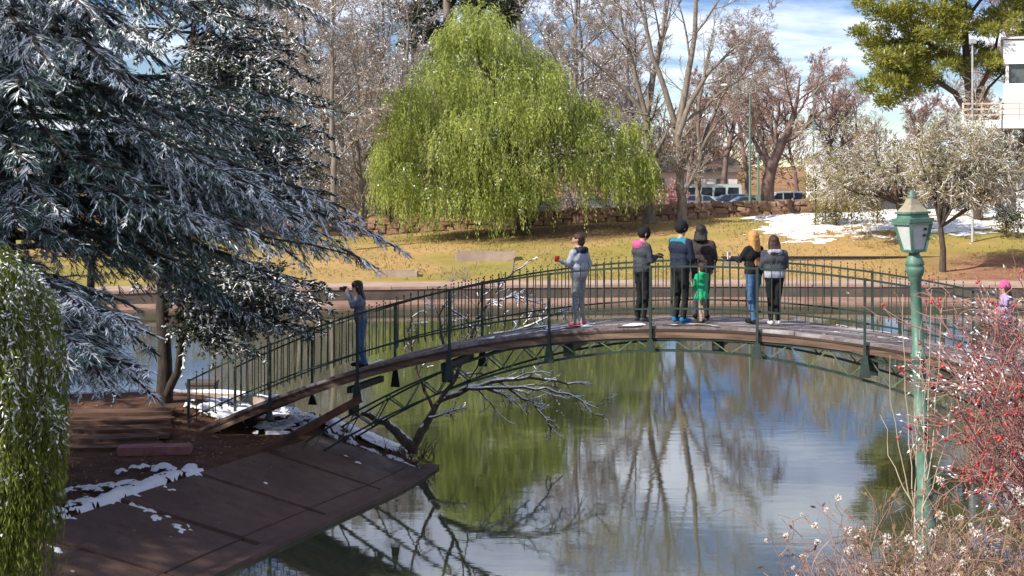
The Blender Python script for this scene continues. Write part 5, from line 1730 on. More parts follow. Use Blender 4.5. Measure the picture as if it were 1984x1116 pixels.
for k in range(9):
    g = G(); g.box((xb0 + .1 + k * 1.0, 79.22, (Z(198, 79.2) + Z(233, 79.2)) / 2), (.09, .07, Z(198, 79.2) - Z(233, 79.2))); g.build('balcony_post', M['tan_paint'] if k % 2 else M['offwhite'], bal)
g = G(); g.box((xb0 + 1.6, 80.9, (Z(249, 80) + Z(262, 80)) / 2), (1.1, 2.4, Z(249, 80) - Z(262, 80))); g.build('bracket', M['offwhite'], bld)
g = G(); g.box((xb0 + 3.2, 82.2, (Z(262, 80) + 2.8) / 2), (.5, .5, Z(262, 80) - 2.8)); g.build('column', M['white_paint'], bld)

bld.rotation_euler = (0, 0, rad(-19))
c = P(1580, 390, 112)
g = G(); g.box((c[0] + .6, 112, (Z(315, 112) + 2.1) / 2), (2.6, .35, Z(315, 112) - 2.1)); g.box((c[0] + .6, 112, Z(315, 112) + .05), (2.8, .5, .1))
tag(g.build('white_panel', M['white_paint']), 'pale free-standing wall panel behind the olive bushes', 'wall')
# low house behind the cars
hb = np.array([P(1300, 360, 185)[0], 185, 2.1])
house = empty('house', hb, 'low grey house with dark roof far behind the parked minibus', 'house')
g = G(); g.box(hb + [0, 0, 1.6], (16, 8, 3.2)); g.build('wall', M['offwhite'], house)
g = G(); g.quads([hb + q for q in ([-8.5, -4.6, 3.2], [8.5, -4.6, 3.2], [8.5, 0, 5.0], [-8.5, 0, 5.0], [-8.5, 4.6, 3.2], [8.5, 4.6, 3.2])], [[0, 1, 2, 3], [3, 2, 5, 4]]); g.build('roof', M['wall_dark'], house)
for k in range(4):
    g = G(); g.box(hb + [-6 + k * 4, -4.05, 1.7], (1.4, .1, 1.3)); w_ = g.build('window', M['winglass'], house)
    g = G(); g.box(hb + [-6 + k * 4, -4.1, 1.0], (1.6, .2, .1)); g.build('sill', M['white_paint'], w_)


# ------------------------------------------------------------------ vehicles
def carpaint(name, c):
    def fn(nt, out):
        b = nt.nodes.new('ShaderNodeBsdfPrincipled')
        b.inputs['Base Color'].default_value = (*c, 1); b.inputs['Roughness'].default_value = .3
        b.inputs['Coat Weight'].default_value = .6
        nt.links.new(b.outputs[0], out.inputs[0])
    return mk(name, fn)


def vehicle(name, label, cat, loc, L, H, Wd, prof, wins, paint, wheels, yaw=0.0, wr=.32):
    """prof: side outline (x,z) closed; wins: list of side window outlines"""
    loc = np.asarray(loc, float)
    e = empty(name, loc, label, cat, 'vehicles parked beyond the stone wall')
    n = len(prof)
    g = G()
    pr = np.array(prof)
    cz = pr[:, 1].max()
    def inset(z):
        return 1 - .16 * max(0, (z - .95 * (1 if H < 2 else 3)) / max(cz - .95, .1)) if H < 2 else 1.0
    lft = [(x, -Wd / 2 * inset(z), z) for x, z in prof]; rgt = [(x, Wd / 2 * inset(z), z) for x, z in prof]
    V = np.array(lft + rgt) + loc
    g.quads(V, [[q, (q + 1) % n, n + (q + 1) % n, n + q] for q in range(n)])
    ctr = pr.mean(0)
    for off, sgn in ((0, -1), (n, 1)):
        cpt = np.array([[ctr[0], sgn * Wd / 2 * inset(ctr[1]), ctr[1]]]) + loc
        g.tris(np.vstack([V[off:off + n], cpt]), [[q, (q + 1) % n, n] for q in range(n)])
    g.build('body', paint, e)
    for w_ in wins:
        for sgn in (-1, 1):
            g = G()
            vv = [(x, sgn * (Wd / 2 * inset(z) + .008), z) for x, z in w_]
            k = len(vv); vv = np.array(vv) + loc
            g.tris(np.vstack([vv, vv.mean(0)]), [[q, (q + 1) % k, k] for q in range(k)])
            g.build('window', M['carglass'], e)
    for x in wheels:
        for sgn in (-1, 1):
            g = G(); g.tube([loc + [x, sgn * (Wd / 2 - .2), wr], loc + [x, sgn * (Wd / 2 + .01), wr]], wr, 16); o = g.build('wheel', M['tyre'], e)
            g = G(); g.tube([loc + [x, sgn * (Wd / 2 - .1), wr], loc + [x, sgn * (Wd / 2 + .02), wr]], wr * .6, 12); g.build('rim', M['rim'], o)
    for sgn in (-1, 1):
        g = G(); g.box(loc + [pr[:, 0].min() + .05, sgn * Wd * .36, .72], (.12, .3, .16)); g.build('headlight', M['headlight'], e)
        g = G(); g.box(loc + [pr[:, 0].max() - .05, sgn * Wd * .38, .85], (.12, .22, .25)); g.build('taillight', M['taillight'], e)
    for k, x in enumerate((pr[:, 0].min(), pr[:, 0].max())):
        g = G(); g.box(loc + [x + (.02 if k == 0 else -.02), 0, .45], (.12, Wd * .96, .2)); g.build('bumper', M['black'], e)
    e.rotation_euler = (0, 0, yaw)
    return e


hatch = [(-2.1, .35), (-2.15, .7), (-1.9, .9), (-1.1, 1.0), (-.55, 1.42), (.2, 1.52), (1.3, 1.5), (1.9, 1.05), (2.1, .95), (2.12, .4)]
hw = [[(-.95, 1.02), (-.45, 1.4), (.1, 1.45), (.1, 1.0)], [(.2, 1.0), (.2, 1.45), (1.2, 1.43), (1.6, 1.05)]]
sedan = [(-2.2, .35), (-2.25, .68), (-1.9, .86), (-1.0, .95), (-.35, 1.38), (.7, 1.4), (1.35, 1.0), (2.1, .95), (2.2, .4)]
sw = [[(-.8, .97), (-.25, 1.33), (.2, 1.34), (.2, .95)], [(.3, .95), (.3, 1.34), (.68, 1.33), (1.1, .98)]]
suv = [(-2.3, .4), (-2.35, .85), (-2.1, 1.05), (-1.2, 1.12), (-.65, 1.68), (.2, 1.78), (1.9, 1.76), (2.25, 1.15), (2.3, .45)]
uw = [[(-1.05, 1.15), (-.55, 1.64), (-.1, 1.68), (-.1, 1.13)], [(0, 1.13), (0, 1.68), (.8, 1.69), (.8, 1.13)], [(.9, 1.13), (.9, 1.69), (1.75, 1.66), (2.05, 1.15)]]
busp = [(-2.6, .4), (-2.65, 1.1), (-2.4, 2.1), (-2.2, 2.3), (2.5, 2.3), (2.6, 2.15), (2.65, .5)]
bwn = [[(-2.3 + k * 1.2, 1.2), (-2.2 + k * 1.2, 2.0), (-1.25 + k * 1.2, 2.0), (-1.25 + k * 1.2, 1.2)] for k in range(4)]
WHITE, BLUE, PALE, TEAL = carpaint('white_car_paint', (.75, .77, .78)), carpaint('blue_car_paint', (.10, .2, .36)), carpaint('pale_bus_paint', (.55, .62, .6)), carpaint('teal_car_paint', (.05, .16, .24))
RZ = 2.175
def vloc(px, d):
    return (P(px, 380, d)[0], d, RZ)
vehicle('parked_car', 'white station wagon parked behind the stone wall beside the stout tree', 'car', vloc(1515, 121), 4.6, 1.78, 1.85, suv, uw, WHITE, (-1.45, 1.4), 0.0, .36)
vehicle('parked_car', 'blue hatchback parked in front of the pale minibus', 'car', vloc(1412, 124), 4.2, 1.5, 1.75, hatch, hw, BLUE, (-1.35, 1.3))
vehicle('parked_car', 'dark teal saloon parked between the blue hatchback and the white wagon', 'car', vloc(1440, 120), 4.4, 1.4, 1.75, sedan, sw, TEAL, (-1.4, 1.35), .05)
vehicle('parked_bus', 'pale green minibus parked behind the stone wall', 'bus', vloc(1378, 130), 5.3, 2.3, 2.1, busp, bwn, PALE, (-1.7, 1.7), 0.0, .38)
vehicle('parked_car', 'white car parked left of the green lamp pole, mostly hidden by the wall', 'car', vloc(1362, 121), 4.2, 1.5, 1.75, hatch, hw, WHITE, (-1.35, 1.3), 3.14)
vehicle('parked_car', 'white hatchback glimpsed under the fronds of the green weeping tree', 'car', vloc(1145, 123), 4.2, 1.5, 1.75, hatch, hw, carpaint('silver_car_paint', (.5, .52, .54)), (-1.35, 1.3), 3.14)


# ------------------------------------------------------------------ street lamps and poles far away
def street_lamp(px, d, ytop, arm_px, label, mat):
    b_ = P(px, 385, d); b_[2] = 2.15
    e = empty('street_lamp', b_, label, 'street lamp', 'street lamps along the far road')
    zt = Z(ytop, d)
    g = G(); g.tube([b_, b_ + [0, 0, 1.2], [b_[0], b_[1], zt - .8]], [.11, .09, .07], 8); g.build('pole', M[mat], e)
    if arm_px:
        tip = P(px + arm_px, ytop, d)
        g = G(); g.tube([[b_[0], d, zt - .85], [b_[0] + (tip[0] - b_[0]) * .3, d, zt - .25], tip], .045, 6); g.build('arm', M[mat], e)
        g = G(); g.ball(tip + np.array([np.sign(arm_px) * .25, 0, 0]), .3, 10, 6, sc=(1.3, .5, .4)); g.build('lamp_head', M['headlight'], e)


street_lamp(1453, 112, 165, -42, 'green street lamp with its white head to the left, by the parked cars', 'pole_green')
street_lamp(1576, 116, 162, 36, 'green street lamp with its arm reaching right into the gap of sky', 'pole_green')
b_ = P(1469, 385, 110); b_[2] = 2.15
g = G(); g.tube([b_, [b_[0], 110, Z(300, 110)]], [.1, .08], 8); g.box((b_[0], 110, Z(383, 110)), (.3, .3, .5))
tag(g.build('pole', M['pole_green']), 'short pale green pole beside the tall street lamp', 'pole')
b_ = P(1884, 280, 78); b_[2] = float(ground_z(b_[0], 78))
g = G(); g.tube([b_, [b_[0], 78, Z(85, 78)]], [.075, .05], 8)
pl = g.build('flag_pole', M['pole_grey'])
tag(pl, 'slim grey pole in front of the pine trunk', 'pole')
g = G(); g.box((b_[0], 77.95, Z(80, 78)), (.35, .2, .25)); o = g.build('fitting', M['pole_grey'], pl)

# ------------------------------------------------------------------ green lantern on the near bank
DL = 15.5
SL = DL / F
LB = P(1800, 1066, DL)
LB[2] = float(ground_z(LB[0], DL)) - 0.03
lamp = empty('lamp_post', LB, 'green cast-iron lantern post leaning slightly on the near bank', 'lamp post')
def LZ(py):
    return CAMZ - (py - HOR) * SL - LB[2]
prof = [(0, .10), (LZ(1062), .10), (LZ(1035), .075), (LZ(1032), .075), (LZ(1020), .115), (LZ(1012), .12), (LZ(1004), .10), (LZ(1000), .105), (LZ(985), .085), (LZ(968), .072), (LZ(962), .07), (LZ(960), .082), (LZ(953), .082), (LZ(951), .066),
        (LZ(820), .064), (LZ(818), .076), (LZ(811), .076), (LZ(809), .062), (LZ(696), .060), (LZ(694), .074), (LZ(686), .074), (LZ(684), .057), (LZ(545), .05), (LZ(543), .06), (LZ(537), .06), (LZ(533), .072), (LZ(524), .088), (LZ(517), .088), (LZ(515), .078), (LZ(513), .09), (LZ(507), .088), (LZ(498), .068), (LZ(493), .052), (LZ(487), .05)]
prof = [(z_, r_ * 1.14) for z_, r_ in prof]
g = G(); g.lathe(LB, prof, 20); pole = g.build('pole', M['lampgreen'], lamp, smooth=True)
top0 = LB + [0, 0, LZ(487)]
zb, zt = 0.0, LZ(430) - LZ(487)
rb, rt = .115, .195
rotl = rad(22)
def corner(k, r_, z):
    a = rotl + rad(45) + k * math.pi / 2
    return top0 + np.array([math.cos(a) * r_, math.sin(a) * r_, z])
lan = empty('lantern', top0); lan.parent = lamp; lan.location = tuple(top0 - LB)
g = G()
for k in range(4):
    g.bar(corner(k, rb, zb), corner(k, rt, zt), .03, .03)
    g.bar(corner(k, rb, .012), corner(k + 1, rb, .012), .03, .03)
    g.bar(corner(k, rt, zt), corner(k + 1, rt, zt), .035, .04)
g.build('frame', M['lampgreen'], lan)
for k in range(4):
    a, b, c, d = corner(k, rb * .97, .02), corner(k + 1, rb * .97, .02), corner(k + 1, rt * .97, zt - .01), corner(k, rt * .97, zt - .01)
    g = G(); g.quads([a, b, c, d], [[0, 1, 2, 3]])
    # thickness
    cen = (a + b + c + d) / 4; inn = top0 + [0, 0, zt / 2]
    off = nrm(inn - cen) * .006
    g.quads([a + off, b + off, c + off, d + off], [[0, 3, 2, 1]])
    pn = g.build('glass_pane', M['lampglass'], lan)
    if k == 2:
        for t_ in (.55, .78):
            m_ = (a * (1 - t_) + d * t_) * .25 + (b * (1 - t_) + c * t_) * .75
            gg = G(); gg.box(m_ - off * 1.2, (.03, .03, .025)); gg.build('latch', M['black'], pn)
g = G(); g.lathe(top0, [(-.01, .05), (.0, .115), (.012, .12), (.014, .03)], 12); g.build('lantern_base', M['lampgreen'], lan)
g = G()
def sqr(r_, z):
    return [corner(k, r_, z) for k in range(4)]
rings = [(rt + .03, zt + .005), (rt + .03, zt + .045), (rt - .02, zt + .05), (rt - .03, zt + .09), (rt + .0, zt + .095), (rt + .0, zt + .115), (rt - .03, zt + .12)]
V = np.array([q for r_, z in rings for q in sqr(r_, z)])
g.quads(V, [[4 * a + b, 4 * a + (b + 1) % 4, 4 * a + 4 + (b + 1) % 4, 4 * a + 4 + b] for a in range(len(rings) - 1) for b in range(4)] + [[3, 2, 1, 0]])
g.build('eave', M['lampgreen'], lan)
g = G()
rings = [(rt - .025, zt + .118), (rt - .10, zt + .19), (.06, zt + .265), (.045, zt + .27)]
V = np.array([q for r_, z in rings for q in sqr(r_, z)])
g.quads(V, [[4 * a + b, 4 * a + (b + 1) % 4, 4 * a + 4 + (b + 1) % 4, 4 * a + 4 + b] for a in range(len(rings) - 1) for b in range(4)] + [[12, 13, 14, 15]])
roof = g.build('lantern_roof', M['lamproof'], lan)
g = G(); g.lathe(top0 + [0, 0, zt + .265], [(0, .05), (.02, .055), (.035, .03), (.06, .035), (.075, .02), (.09, .004)], 10); g.build('finial', M['lampgreen'], roof, smooth=True)
lamp.rotation_euler = (0, rad(-2.4), 0)

# ------------------------------------------------------------------ leaning bare tree at the tip of the bank
LT = P(815, 868, 29.3); LT[2] = float(ground_z(-1.9, 29.6)) - .1
lt = empty('leaning_tree', LT, 'dark leaning bare tree with snow on its branches reaching over the water behind the bridge', 'tree')
G_ = Grow(55)
gt, gc, gs = G(), G(), G()
DLT = 30.0
mains = [([(800, 880), (818, 840), (832, 805), (850, 778)], .11, .06), ([(850, 778), (900, 755), (965, 752), (1040, 752), (1100, 765), (1160, 792)], .045, .01),
         ([(865, 770), (930, 745), (1000, 735), (1080, 738), (1140, 742)], .06, .012), ([(850, 780), (880, 730), (905, 680), (920, 630), (950, 580), (985, 535), (1020, 512)], .05, .012),
         ([(840, 795), (815, 740), (800, 690), (790, 640), (800, 600)], .04, .011), ([(905, 690), (960, 650), (1030, 630), (1100, 600)], .04, .01), ([(880, 735), (860, 670), (850, 610), (880, 570)], .045, .01),
         ([(985, 752), (1030, 780), (1060, 815), (1075, 835)], .028, .008), ([(940, 750), (990, 775), (1020, 790)], .025, .008), ([(830, 810), (870, 800), (900, 790)], .03, .01),
         ([(920, 640), (890, 610), (860, 590)], .03, .01), ([(950, 585), (1000, 575), (1050, 590)], .028, .01), ([(800, 870), (770, 840), (745, 815), (700, 800)], .12, .05)]
brs = []
for pl_, r0, r1 in mains:
    dj = G_.r.uniform(-.8, .8)
    pts = np.array([P(a, b, DLT + dj * k / len(pl_)) for k, (a, b) in enumerate(pl_)])
    # refine
    t = np.linspace(0, len(pts) - 1, (len(pts) - 1) * 3 + 1)
    fp = np.stack([np.interp(t, np.arange(len(pts)), pts[:, c]) for c in range(3)], 1)
    fp[1:-1] += G_.r.normal(0, .02, (len(fp) - 2, 3))
    rr = np.linspace(r0, r1, len(fp))
    gt.tube(fp, rr, 7)
    br = (fp[None], nrm(np.gradient(fp, axis=0))[None], rr[None], np.array([np.linalg.norm(np.diff(fp, axis=0), axis=1).sum()]))
    snow_on(gs, br, .9, G_.r, .62, .006, .65)
    if r0 < .1:
        b2 = G_.run(*G_.spawn(br, 9, .15, 1, 42, 12, .34, .45), 5, .16, (0, 0, -.01), .4)
        b2 = (b2[0], b2[1], np.maximum(b2[2], .008), b2[3]); gt.frusta(*segs(b2), n=4); snow_on(gs, b2, .85, G_.r, .8, .005)
        b3 = G_.run(*G_.spawn(b2, 5, .15, 1, 42, 12, .5, .6), 4, .2, (0, 0, -.02), .5)
        b3 = (b3[0], b3[1], np.maximum(b3[2], .006), b3[3]); gc.frusta(*segs(b3), n=3); snow_on(gs, b3, .7, G_.r, .8, .004)
gt.build('trunk', M['bark'], lt, smooth=True); gc.build('crown', M['twig_brown'], lt); gs.build('snow', M['snow'], lt)
# scrub at its foot
for k, (px, py, d, lab) in enumerate([(770, 835, 29.0, 'dark leafless scrub at the foot of the leaning tree'), (815, 850, 29.5, 'brown scrub at the very tip of the bank')]):
    b_ = P(px, py, d); b_[2] = max(float(ground_z(b_[0], b_[1])), .1)
    br = G_.run(np.repeat(b_[None], 26, 0) + G_.r.normal(0, .12, (26, 3)) * [1, 1, 0], G_.r.normal(0, .8, (26, 3)) + [0, 0, .7], G_.r.uniform(.3, .6, 26), .012, 4, .2, (0, 0, 0), .4)
    g = G(); g.frusta(*segs(br), n=3)
    b2 = G_.run(*G_.spawn(br, 5, .2, 1, 45, 15, .5, .6), 3, .2, (0, 0, 0), .5); g.frusta(*segs(b2), n=3)
    tag(g.build('scrub', M['twig_brown']), lab, 'shrub', 'scrub on the bank')

# ------------------------------------------------------------------ foreground shrubs at right
# red-berried bush
def berry_bush():
    b_ = np.array([5.15, 12.6, float(ground_z(5.15, 12.6)) - .05])
    e = empty('berry_bush', b_, 'red-berried bush with frosted twigs at the right edge', 'shrub')
    Gr = Grow(71)
    gt, gc, gb, gs = G(), G(), G(), G()
    n = 42
    tg = np.array([P(Gr.r.uniform(1850, 2080), Gr.r.uniform(575, 900), 12.6 + Gr.r.uniform(-.7, .7)) for _ in range(n)])
    v = tg - b_
    b1 = Gr.run(np.repeat(b_[None], n, 0) + Gr.r.normal(0, .12, (n, 3)) * [1, 1, 0], v + np.array([.25, 0, .5]), np.linalg.norm(v, axis=1), .016, 9, .055, (-.01, 0, -.012), .35)
    gt.frusta(*segs(b1), n=5)
    b2 = Gr.run(*Gr.spawn(b1, 9, .35, 1, 45, 14, .26, .5, fall=.2), 5, .14, (0, 0, -.01), .4); b2 = (b2[0], b2[1], np.maximum(b2[2], .004), b2[3]); gt.frusta(*segs(b2), n=3)
    b3 = Gr.run(*Gr.spawn(b2, 6, .15, 1, 45, 15, .5, .6, fall=.2), 4, .2, (0, 0, 0), .5); b3 = (b3[0], b3[1], np.maximum(b3[2], .0028), b3[3]); gc.frusta(*segs(b3), n=3)
    pt = b3[0][:, 1:].reshape(-1, 3)
    ph = vnoise(pt[:, 0] * 3, pt[:, 2] * 3 + pt[:, 1], 7)
    ok = Gr.r.random(len(pt)) < .10 * np.clip((ph - .35) * 3.5, 0.05, 1.4)
    for q in pt[ok]:
        for _b in range(Gr.r.integers(1, 4)):
            gb.ball(q + Gr.r.normal(0, .014, 3), Gr.r.uniform(.009, .018), 5, 3)
    dd = b3[1][:, 1:].reshape(-1, 3)
    ok = Gr.r.random(len(pt)) < .3
    gc.leaves(pt[ok], dd[ok] + Gr.r.normal(0, .6, dd[ok].shape), Gr.r.normal(0, 1, dd[ok].shape), .04, .018, mi=1)
    ok = Gr.r.random(len(pt)) < .3 * np.clip((vnoise(pt[:, 0] * 4 + 9, pt[:, 2] * 4, 3) - .4) * 5, 0, 1.6)
    gs.leaves(pt[ok] + [0, 0, .006], dd[ok], nrm(np.array([0, 0, 1]) + Gr.r.normal(0, .5, (ok.sum(), 3))), .04 * Gr.r.uniform(.5, 1.3, ok.sum()), .016)
    gs.leaves(pt[ok] + [0, 0, .004], dd[ok], nrm(np.array([0, -1, .3]) + Gr.r.normal(0, .5, (ok.sum(), 3))), .035 * Gr.r.uniform(.5, 1.3, ok.sum()), .012)
    gt.build('stems', M['redtwig'], e, smooth=True); gc.build('crown', [M['redtwig'], M['dryleaf']], e); gb.build('berries', M['berry'], e, smooth=True); gs.build('snow', M['snow'], e)


berry_bush()


def fluffy_bush(seed, px, d, lab, n=34, spread=260, hgt=150):
    x0 = (px - 992) * d / F
    b_ = np.array([x0, d, float(ground_z(x0, d)) - .05])
    e = empty('fluffy_bush', b_, lab, 'shrub', 'tangled shrubs with white seed heads on the near bank')
    Gr = Grow(seed)
    gt, gl, gf = G(), G(), G()
    ztop = CAMZ - (1116 - HOR) * d / F + hgt * d / F
    H = ztop - b_[2]
    dirs = np.stack([Gr.r.normal(.03, .2, n), Gr.r.normal(0, .25, n), np.ones(n)], 1)
    b1 = Gr.run(b_ + Gr.r.normal(0, .3, (n, 3)) * [.9, 1, 0], dirs, H * Gr.r.uniform(.75, 1.12, n), .008, 9, .1, (0, 0, -.03), .4)
    gt.frusta(*segs(b1), n=4)
    b2 = Gr.run(*Gr.spawn(b1, 7, .4, 1, 48, 16, .3, .6, fall=.2), 6, .16, (0, 0, -.02), .45); b2 = (b2[0], b2[1], np.maximum(b2[2], .0025), b2[3]); gt.frusta(*segs(b2), n=3)
    b3 = Gr.run(*Gr.spawn(b2, 3, .2, 1, 48, 16, .5, .7, fall=.2), 4, .2, (0, 0, -.02), .5); b3 = (b3[0], b3[1], np.maximum(b3[2], .0018), b3[3]); gt.frusta(*segs(b3), n=3)
    pt = np.concatenate([b3[0][:, 1:].reshape(-1, 3), b2[0][:, 2:].reshape(-1, 3)]); dd = np.concatenate([b3[1][:, 1:].reshape(-1, 3), b2[1][:, 2:].reshape(-1, 3)])
    ok = Gr.r.random(len(pt)) < .09
    gl.leaves(pt[ok], dd[ok] + Gr.r.normal(0, .8, dd[ok].shape), Gr.r.normal(0, 1, dd[ok].shape), .05 * Gr.r.uniform(.5, 1.3, ok.sum()), .026)
    tips = np.concatenate([b2[0][:, -1], b3[0][:, -1]])
    ok = Gr.r.random(len(tips)) < .085
    for q in tips[ok]:
        R = Gr.r.uniform(.014, .034)
        m = 70
        v = nrm(Gr.r.normal(0, 1, (m, 3)))
        gf.leaves(np.repeat(q[None], m, 0), v, Gr.r.normal(0, 1, (m, 3)), R * Gr.r.uniform(.7, 1.3, m), R * .45)
    gt.build('stems', M['twig_pink'], e); gl.build('foliage', M['dryleaf'], e); gf.build('seed_heads', M['fluff'], e)


fluffy_bush(81, 1725, 9.6, 'tangled brown shrub with white seed heads at the bottom, left of the lantern post', hgt=62)
fluffy_bush(82, 1800, 10.4, 'tangled shrub with white seed heads in front of the lantern foot', hgt=60)
_fb = {o['label']: o for o in bpy.data.objects if o.name.startswith('fluffy_bush')}
for (px, d, rz, sc, lab) in [(1875, 9.9, 2.0, 1.0, 'tangled brown shrub with white seed heads right of the lantern foot'), (1965, 10.5, 4.0, 1.08, 'tangled shrub with seed heads in the bottom right corner')]:
    x0 = (px - 992) * d / F
    c = copy_tree(list(_fb.values())[0 if rz < 3 else 1], (x0, d, float(ground_z(x0, d)) - .05), rz, sc); c['label'] = lab
# pale saplings beside the lantern
for k, (px, base_y, d, tips, lab) in enumerate([(1770, 1100, 13.8, [(1705, 800), (1722, 690), (1750, 570), (1780, 640)], 'pale thin sapling stems fanning out left of the lantern post'),
                                                (1785, 1105, 14.2, [(1800, 560), (1822, 600), (1845, 780), (1795, 700)], 'pale thin sapling stems rising behind the lantern post')]):
    x0 = (px - 992) * d / F
    b_ = np.array([x0, d, float(ground_z(x0, d)) - .03])
    fork = P(px + 2, 985, d)
    e = empty('sapling', b_, lab, 'sapling', 'pale saplings by the lantern')
    g = G()
    g.tube([b_, (b_ + fork) / 2 + [.02, 0, 0], fork], [.016, .013, .011], 6)
    for (tx, ty) in tips:
        t_ = P(tx, ty, d + R_.uniform(-.3, .3))
        c1_ = fork * .65 + t_ * .35 + np.array([(t_[0] - fork[0]) * .35, 0, .0])
        tt = np.linspace(0, 1, 9)[:, None]
        pts = (1 - tt) ** 2 * fork + 2 * tt * (1 - tt) * c1_ + tt ** 2 * t_
        pts[1:] += R_.normal(0, .012, (8, 3))
        g.tube(pts, np.linspace(.007, .0025, 9), 5)
    g.build('stems', M['palestem'], e, smooth=True)
    br = (pts[None], nrm(np.gradient(pts, axis=0))[None], np.linspace(.01, .0035, 9)[None], np.array([1.5]))
    Gr = Grow(90 + k); b2 = Gr.run(*Gr.spawn(br, 8, .3, 1, 25, 6, .3, .6), 4, .08, (0, 0, .05), .5); g = G(); g.frusta(*segs(b2), n=3); g.build('twigs', M['palestem'], e)['kind'] = 'stuff'

# ------------------------------------------------------------------ people
def cloth(name, c, c2=None, rough=.85):
    return simple('cloth_' + name, tuple(q * .8 for q in c), c2 or tuple(min(1, q * 1.2) for q in c), 25, rough, .3, 60, spec=.15)


C = {'skin': simple('skin', (.42, .24, .17), (.5, .3, .21), 12, .5), 'navy': cloth('navy', (.022, .028, .05)), 'black': cloth('black', (.016, .016, .018)), 'grey': cloth('grey', (.33, .35, .42)),
     'charcoal': cloth('charcoal', (.06, .065, .08)), 'jeans': cloth('jeans', (.07, .14, .27)), 'greyjeans': cloth('greyjeans', (.17, .18, .2)), 'camo': simple('cloth_camo', (.12, .13, .14), (.34, .35, .38), 40, .85), 'pink': cloth('pink', (.62, .10, .26)),
     'teal': cloth('teal', (.03, .2, .26)), 'green': cloth('green', (.02, .36, .16)), 'tan': cloth('tan', (.32, .24, .18)), 'denim': cloth('denim', (.13, .14, .19)), 'white': cloth('white', (.62, .63, .66)),
     'blonde': simple('hair_blonde', (.38, .18, .05), (.6, .33, .11), 30, .5, .4, 60, stretch=(6, 6, .6)), 'brownhair': simple('hair_brown', (.03, .016, .012), (.075, .035, .025), 30, .45, .4, 60, stretch=(6, 6, .6)), 'blackhair': simple('hair_black', (.012, .01, .01), (.03, .024, .02), 30, .45, .4, 60, stretch=(6, 6, .6)),
     'blue': cloth('blue', (.02, .16, .36)), 'lilac': cloth('lilac', (.36, .28, .5)), 'red': cloth('red', (.5, .03, .03)), 'brownj': cloth('brown', (.055, .042, .04)), 'redshoe': cloth('redshoe', (.5, .12, .12)),
     'phone': simple('phone_case', (.02, .02, .022), None, rough=.3)}


def capsule(g, a, b, ra, rb, n=12):
    a = np.asarray(a, float); b = np.asarray(b, float)
    d = b - a; L = np.linalg.norm(d)
    d = d / L if L > 1e-6 else np.array([0, 0, 1.0])
    pts, rr = [], []
    for t in np.linspace(-math.pi / 2 + .12, 0, 4):
        pts.append(a + d * math.sin(t) * ra); rr.append(math.cos(t) * ra)
    for t in np.linspace(0, math.pi / 2 - .12, 4):
        pts.append(b + d * math.sin(t) * rb); rr.append(math.cos(t) * rb)
    if L < 1e-6:
        b = a
    g.tube(pts, rr, n)


def blob(prims, voxel, mats, order, parent, name, smooth_it=6, jitter=0.0, seed=0):
    """one continuous skin over overlapping limbs; each face takes the colour of the limb it belongs to"""
    g = G()
    for (a, b, ra, rb, tg) in prims:
        capsule(g, a, b, ra, rb)
    o = g.build(name, M['black'], None, origin=np.zeros(3))
    m = o.modifiers.new('r', 'REMESH'); m.mode = 'VOXEL'; m.voxel_size = voxel; m.use_smooth_shade = True
    s_ = o.modifiers.new('s', 'SMOOTH'); s_.iterations = smooth_it; s_.factor = .5
    dg = bpy.context.evaluated_depsgraph_get()
    me = bpy.data.meshes.new_from_object(o.evaluated_get(dg))
    bpy.data.objects.remove(o)
    n = len(me.vertices)
    co = np.empty(n * 3, np.float32); me.vertices.foreach_get('co', co); co = co.reshape(-1, 3).astype(float)
    if jitter:
        nz_ = fbm(co[:, 0] * 14 + co[:, 1] * 9, co[:, 2] * 9 + co[:, 1] * 6, seed, 3) - .5
        nor = np.empty(n * 3, np.float32); me.vertices.foreach_get('normal', nor)
        co = co + nor.reshape(-1, 3) * (nz_ * jitter)[:, None]
        me.vertices.foreach_set('co', co.astype(np.float32).ravel())
    nf = len(me.polygons)
    ctr = np.empty(nf * 3, np.float32); me.polygons.foreach_get('center', ctr); ctr = ctr.reshape(-1, 3).astype(float)
    best = np.full(nf, 1e9); mi = np.zeros(nf, np.int32)
    for (a, b, ra, rb, tg) in prims:
        a = np.asarray(a, float); b = np.asarray(b, float); ab = b - a; l2 = max(ab @ ab, 1e-9)
        t = np.clip(((ctr - a) @ ab) / l2, 0, 1)
        dist = np.linalg.norm(ctr - a - t[:, None] * ab, axis=1) - (ra + (rb - ra) * t)
        up = dist < best
        best[up] = dist[up]; mi[up] = order.index(tg)
    me.materials.clear()
    for q in order:
        me.materials.append(C[q])
    me.polygons.foreach_set('material_index', mi)
    me.polygons.foreach_set('use_smooth', np.ones(nf, bool))
    me.update()
    o = bpy.data.objects.new(name, me); COL.objects.link(o)
    o['_o'] = [0, 0, 0]
    return o


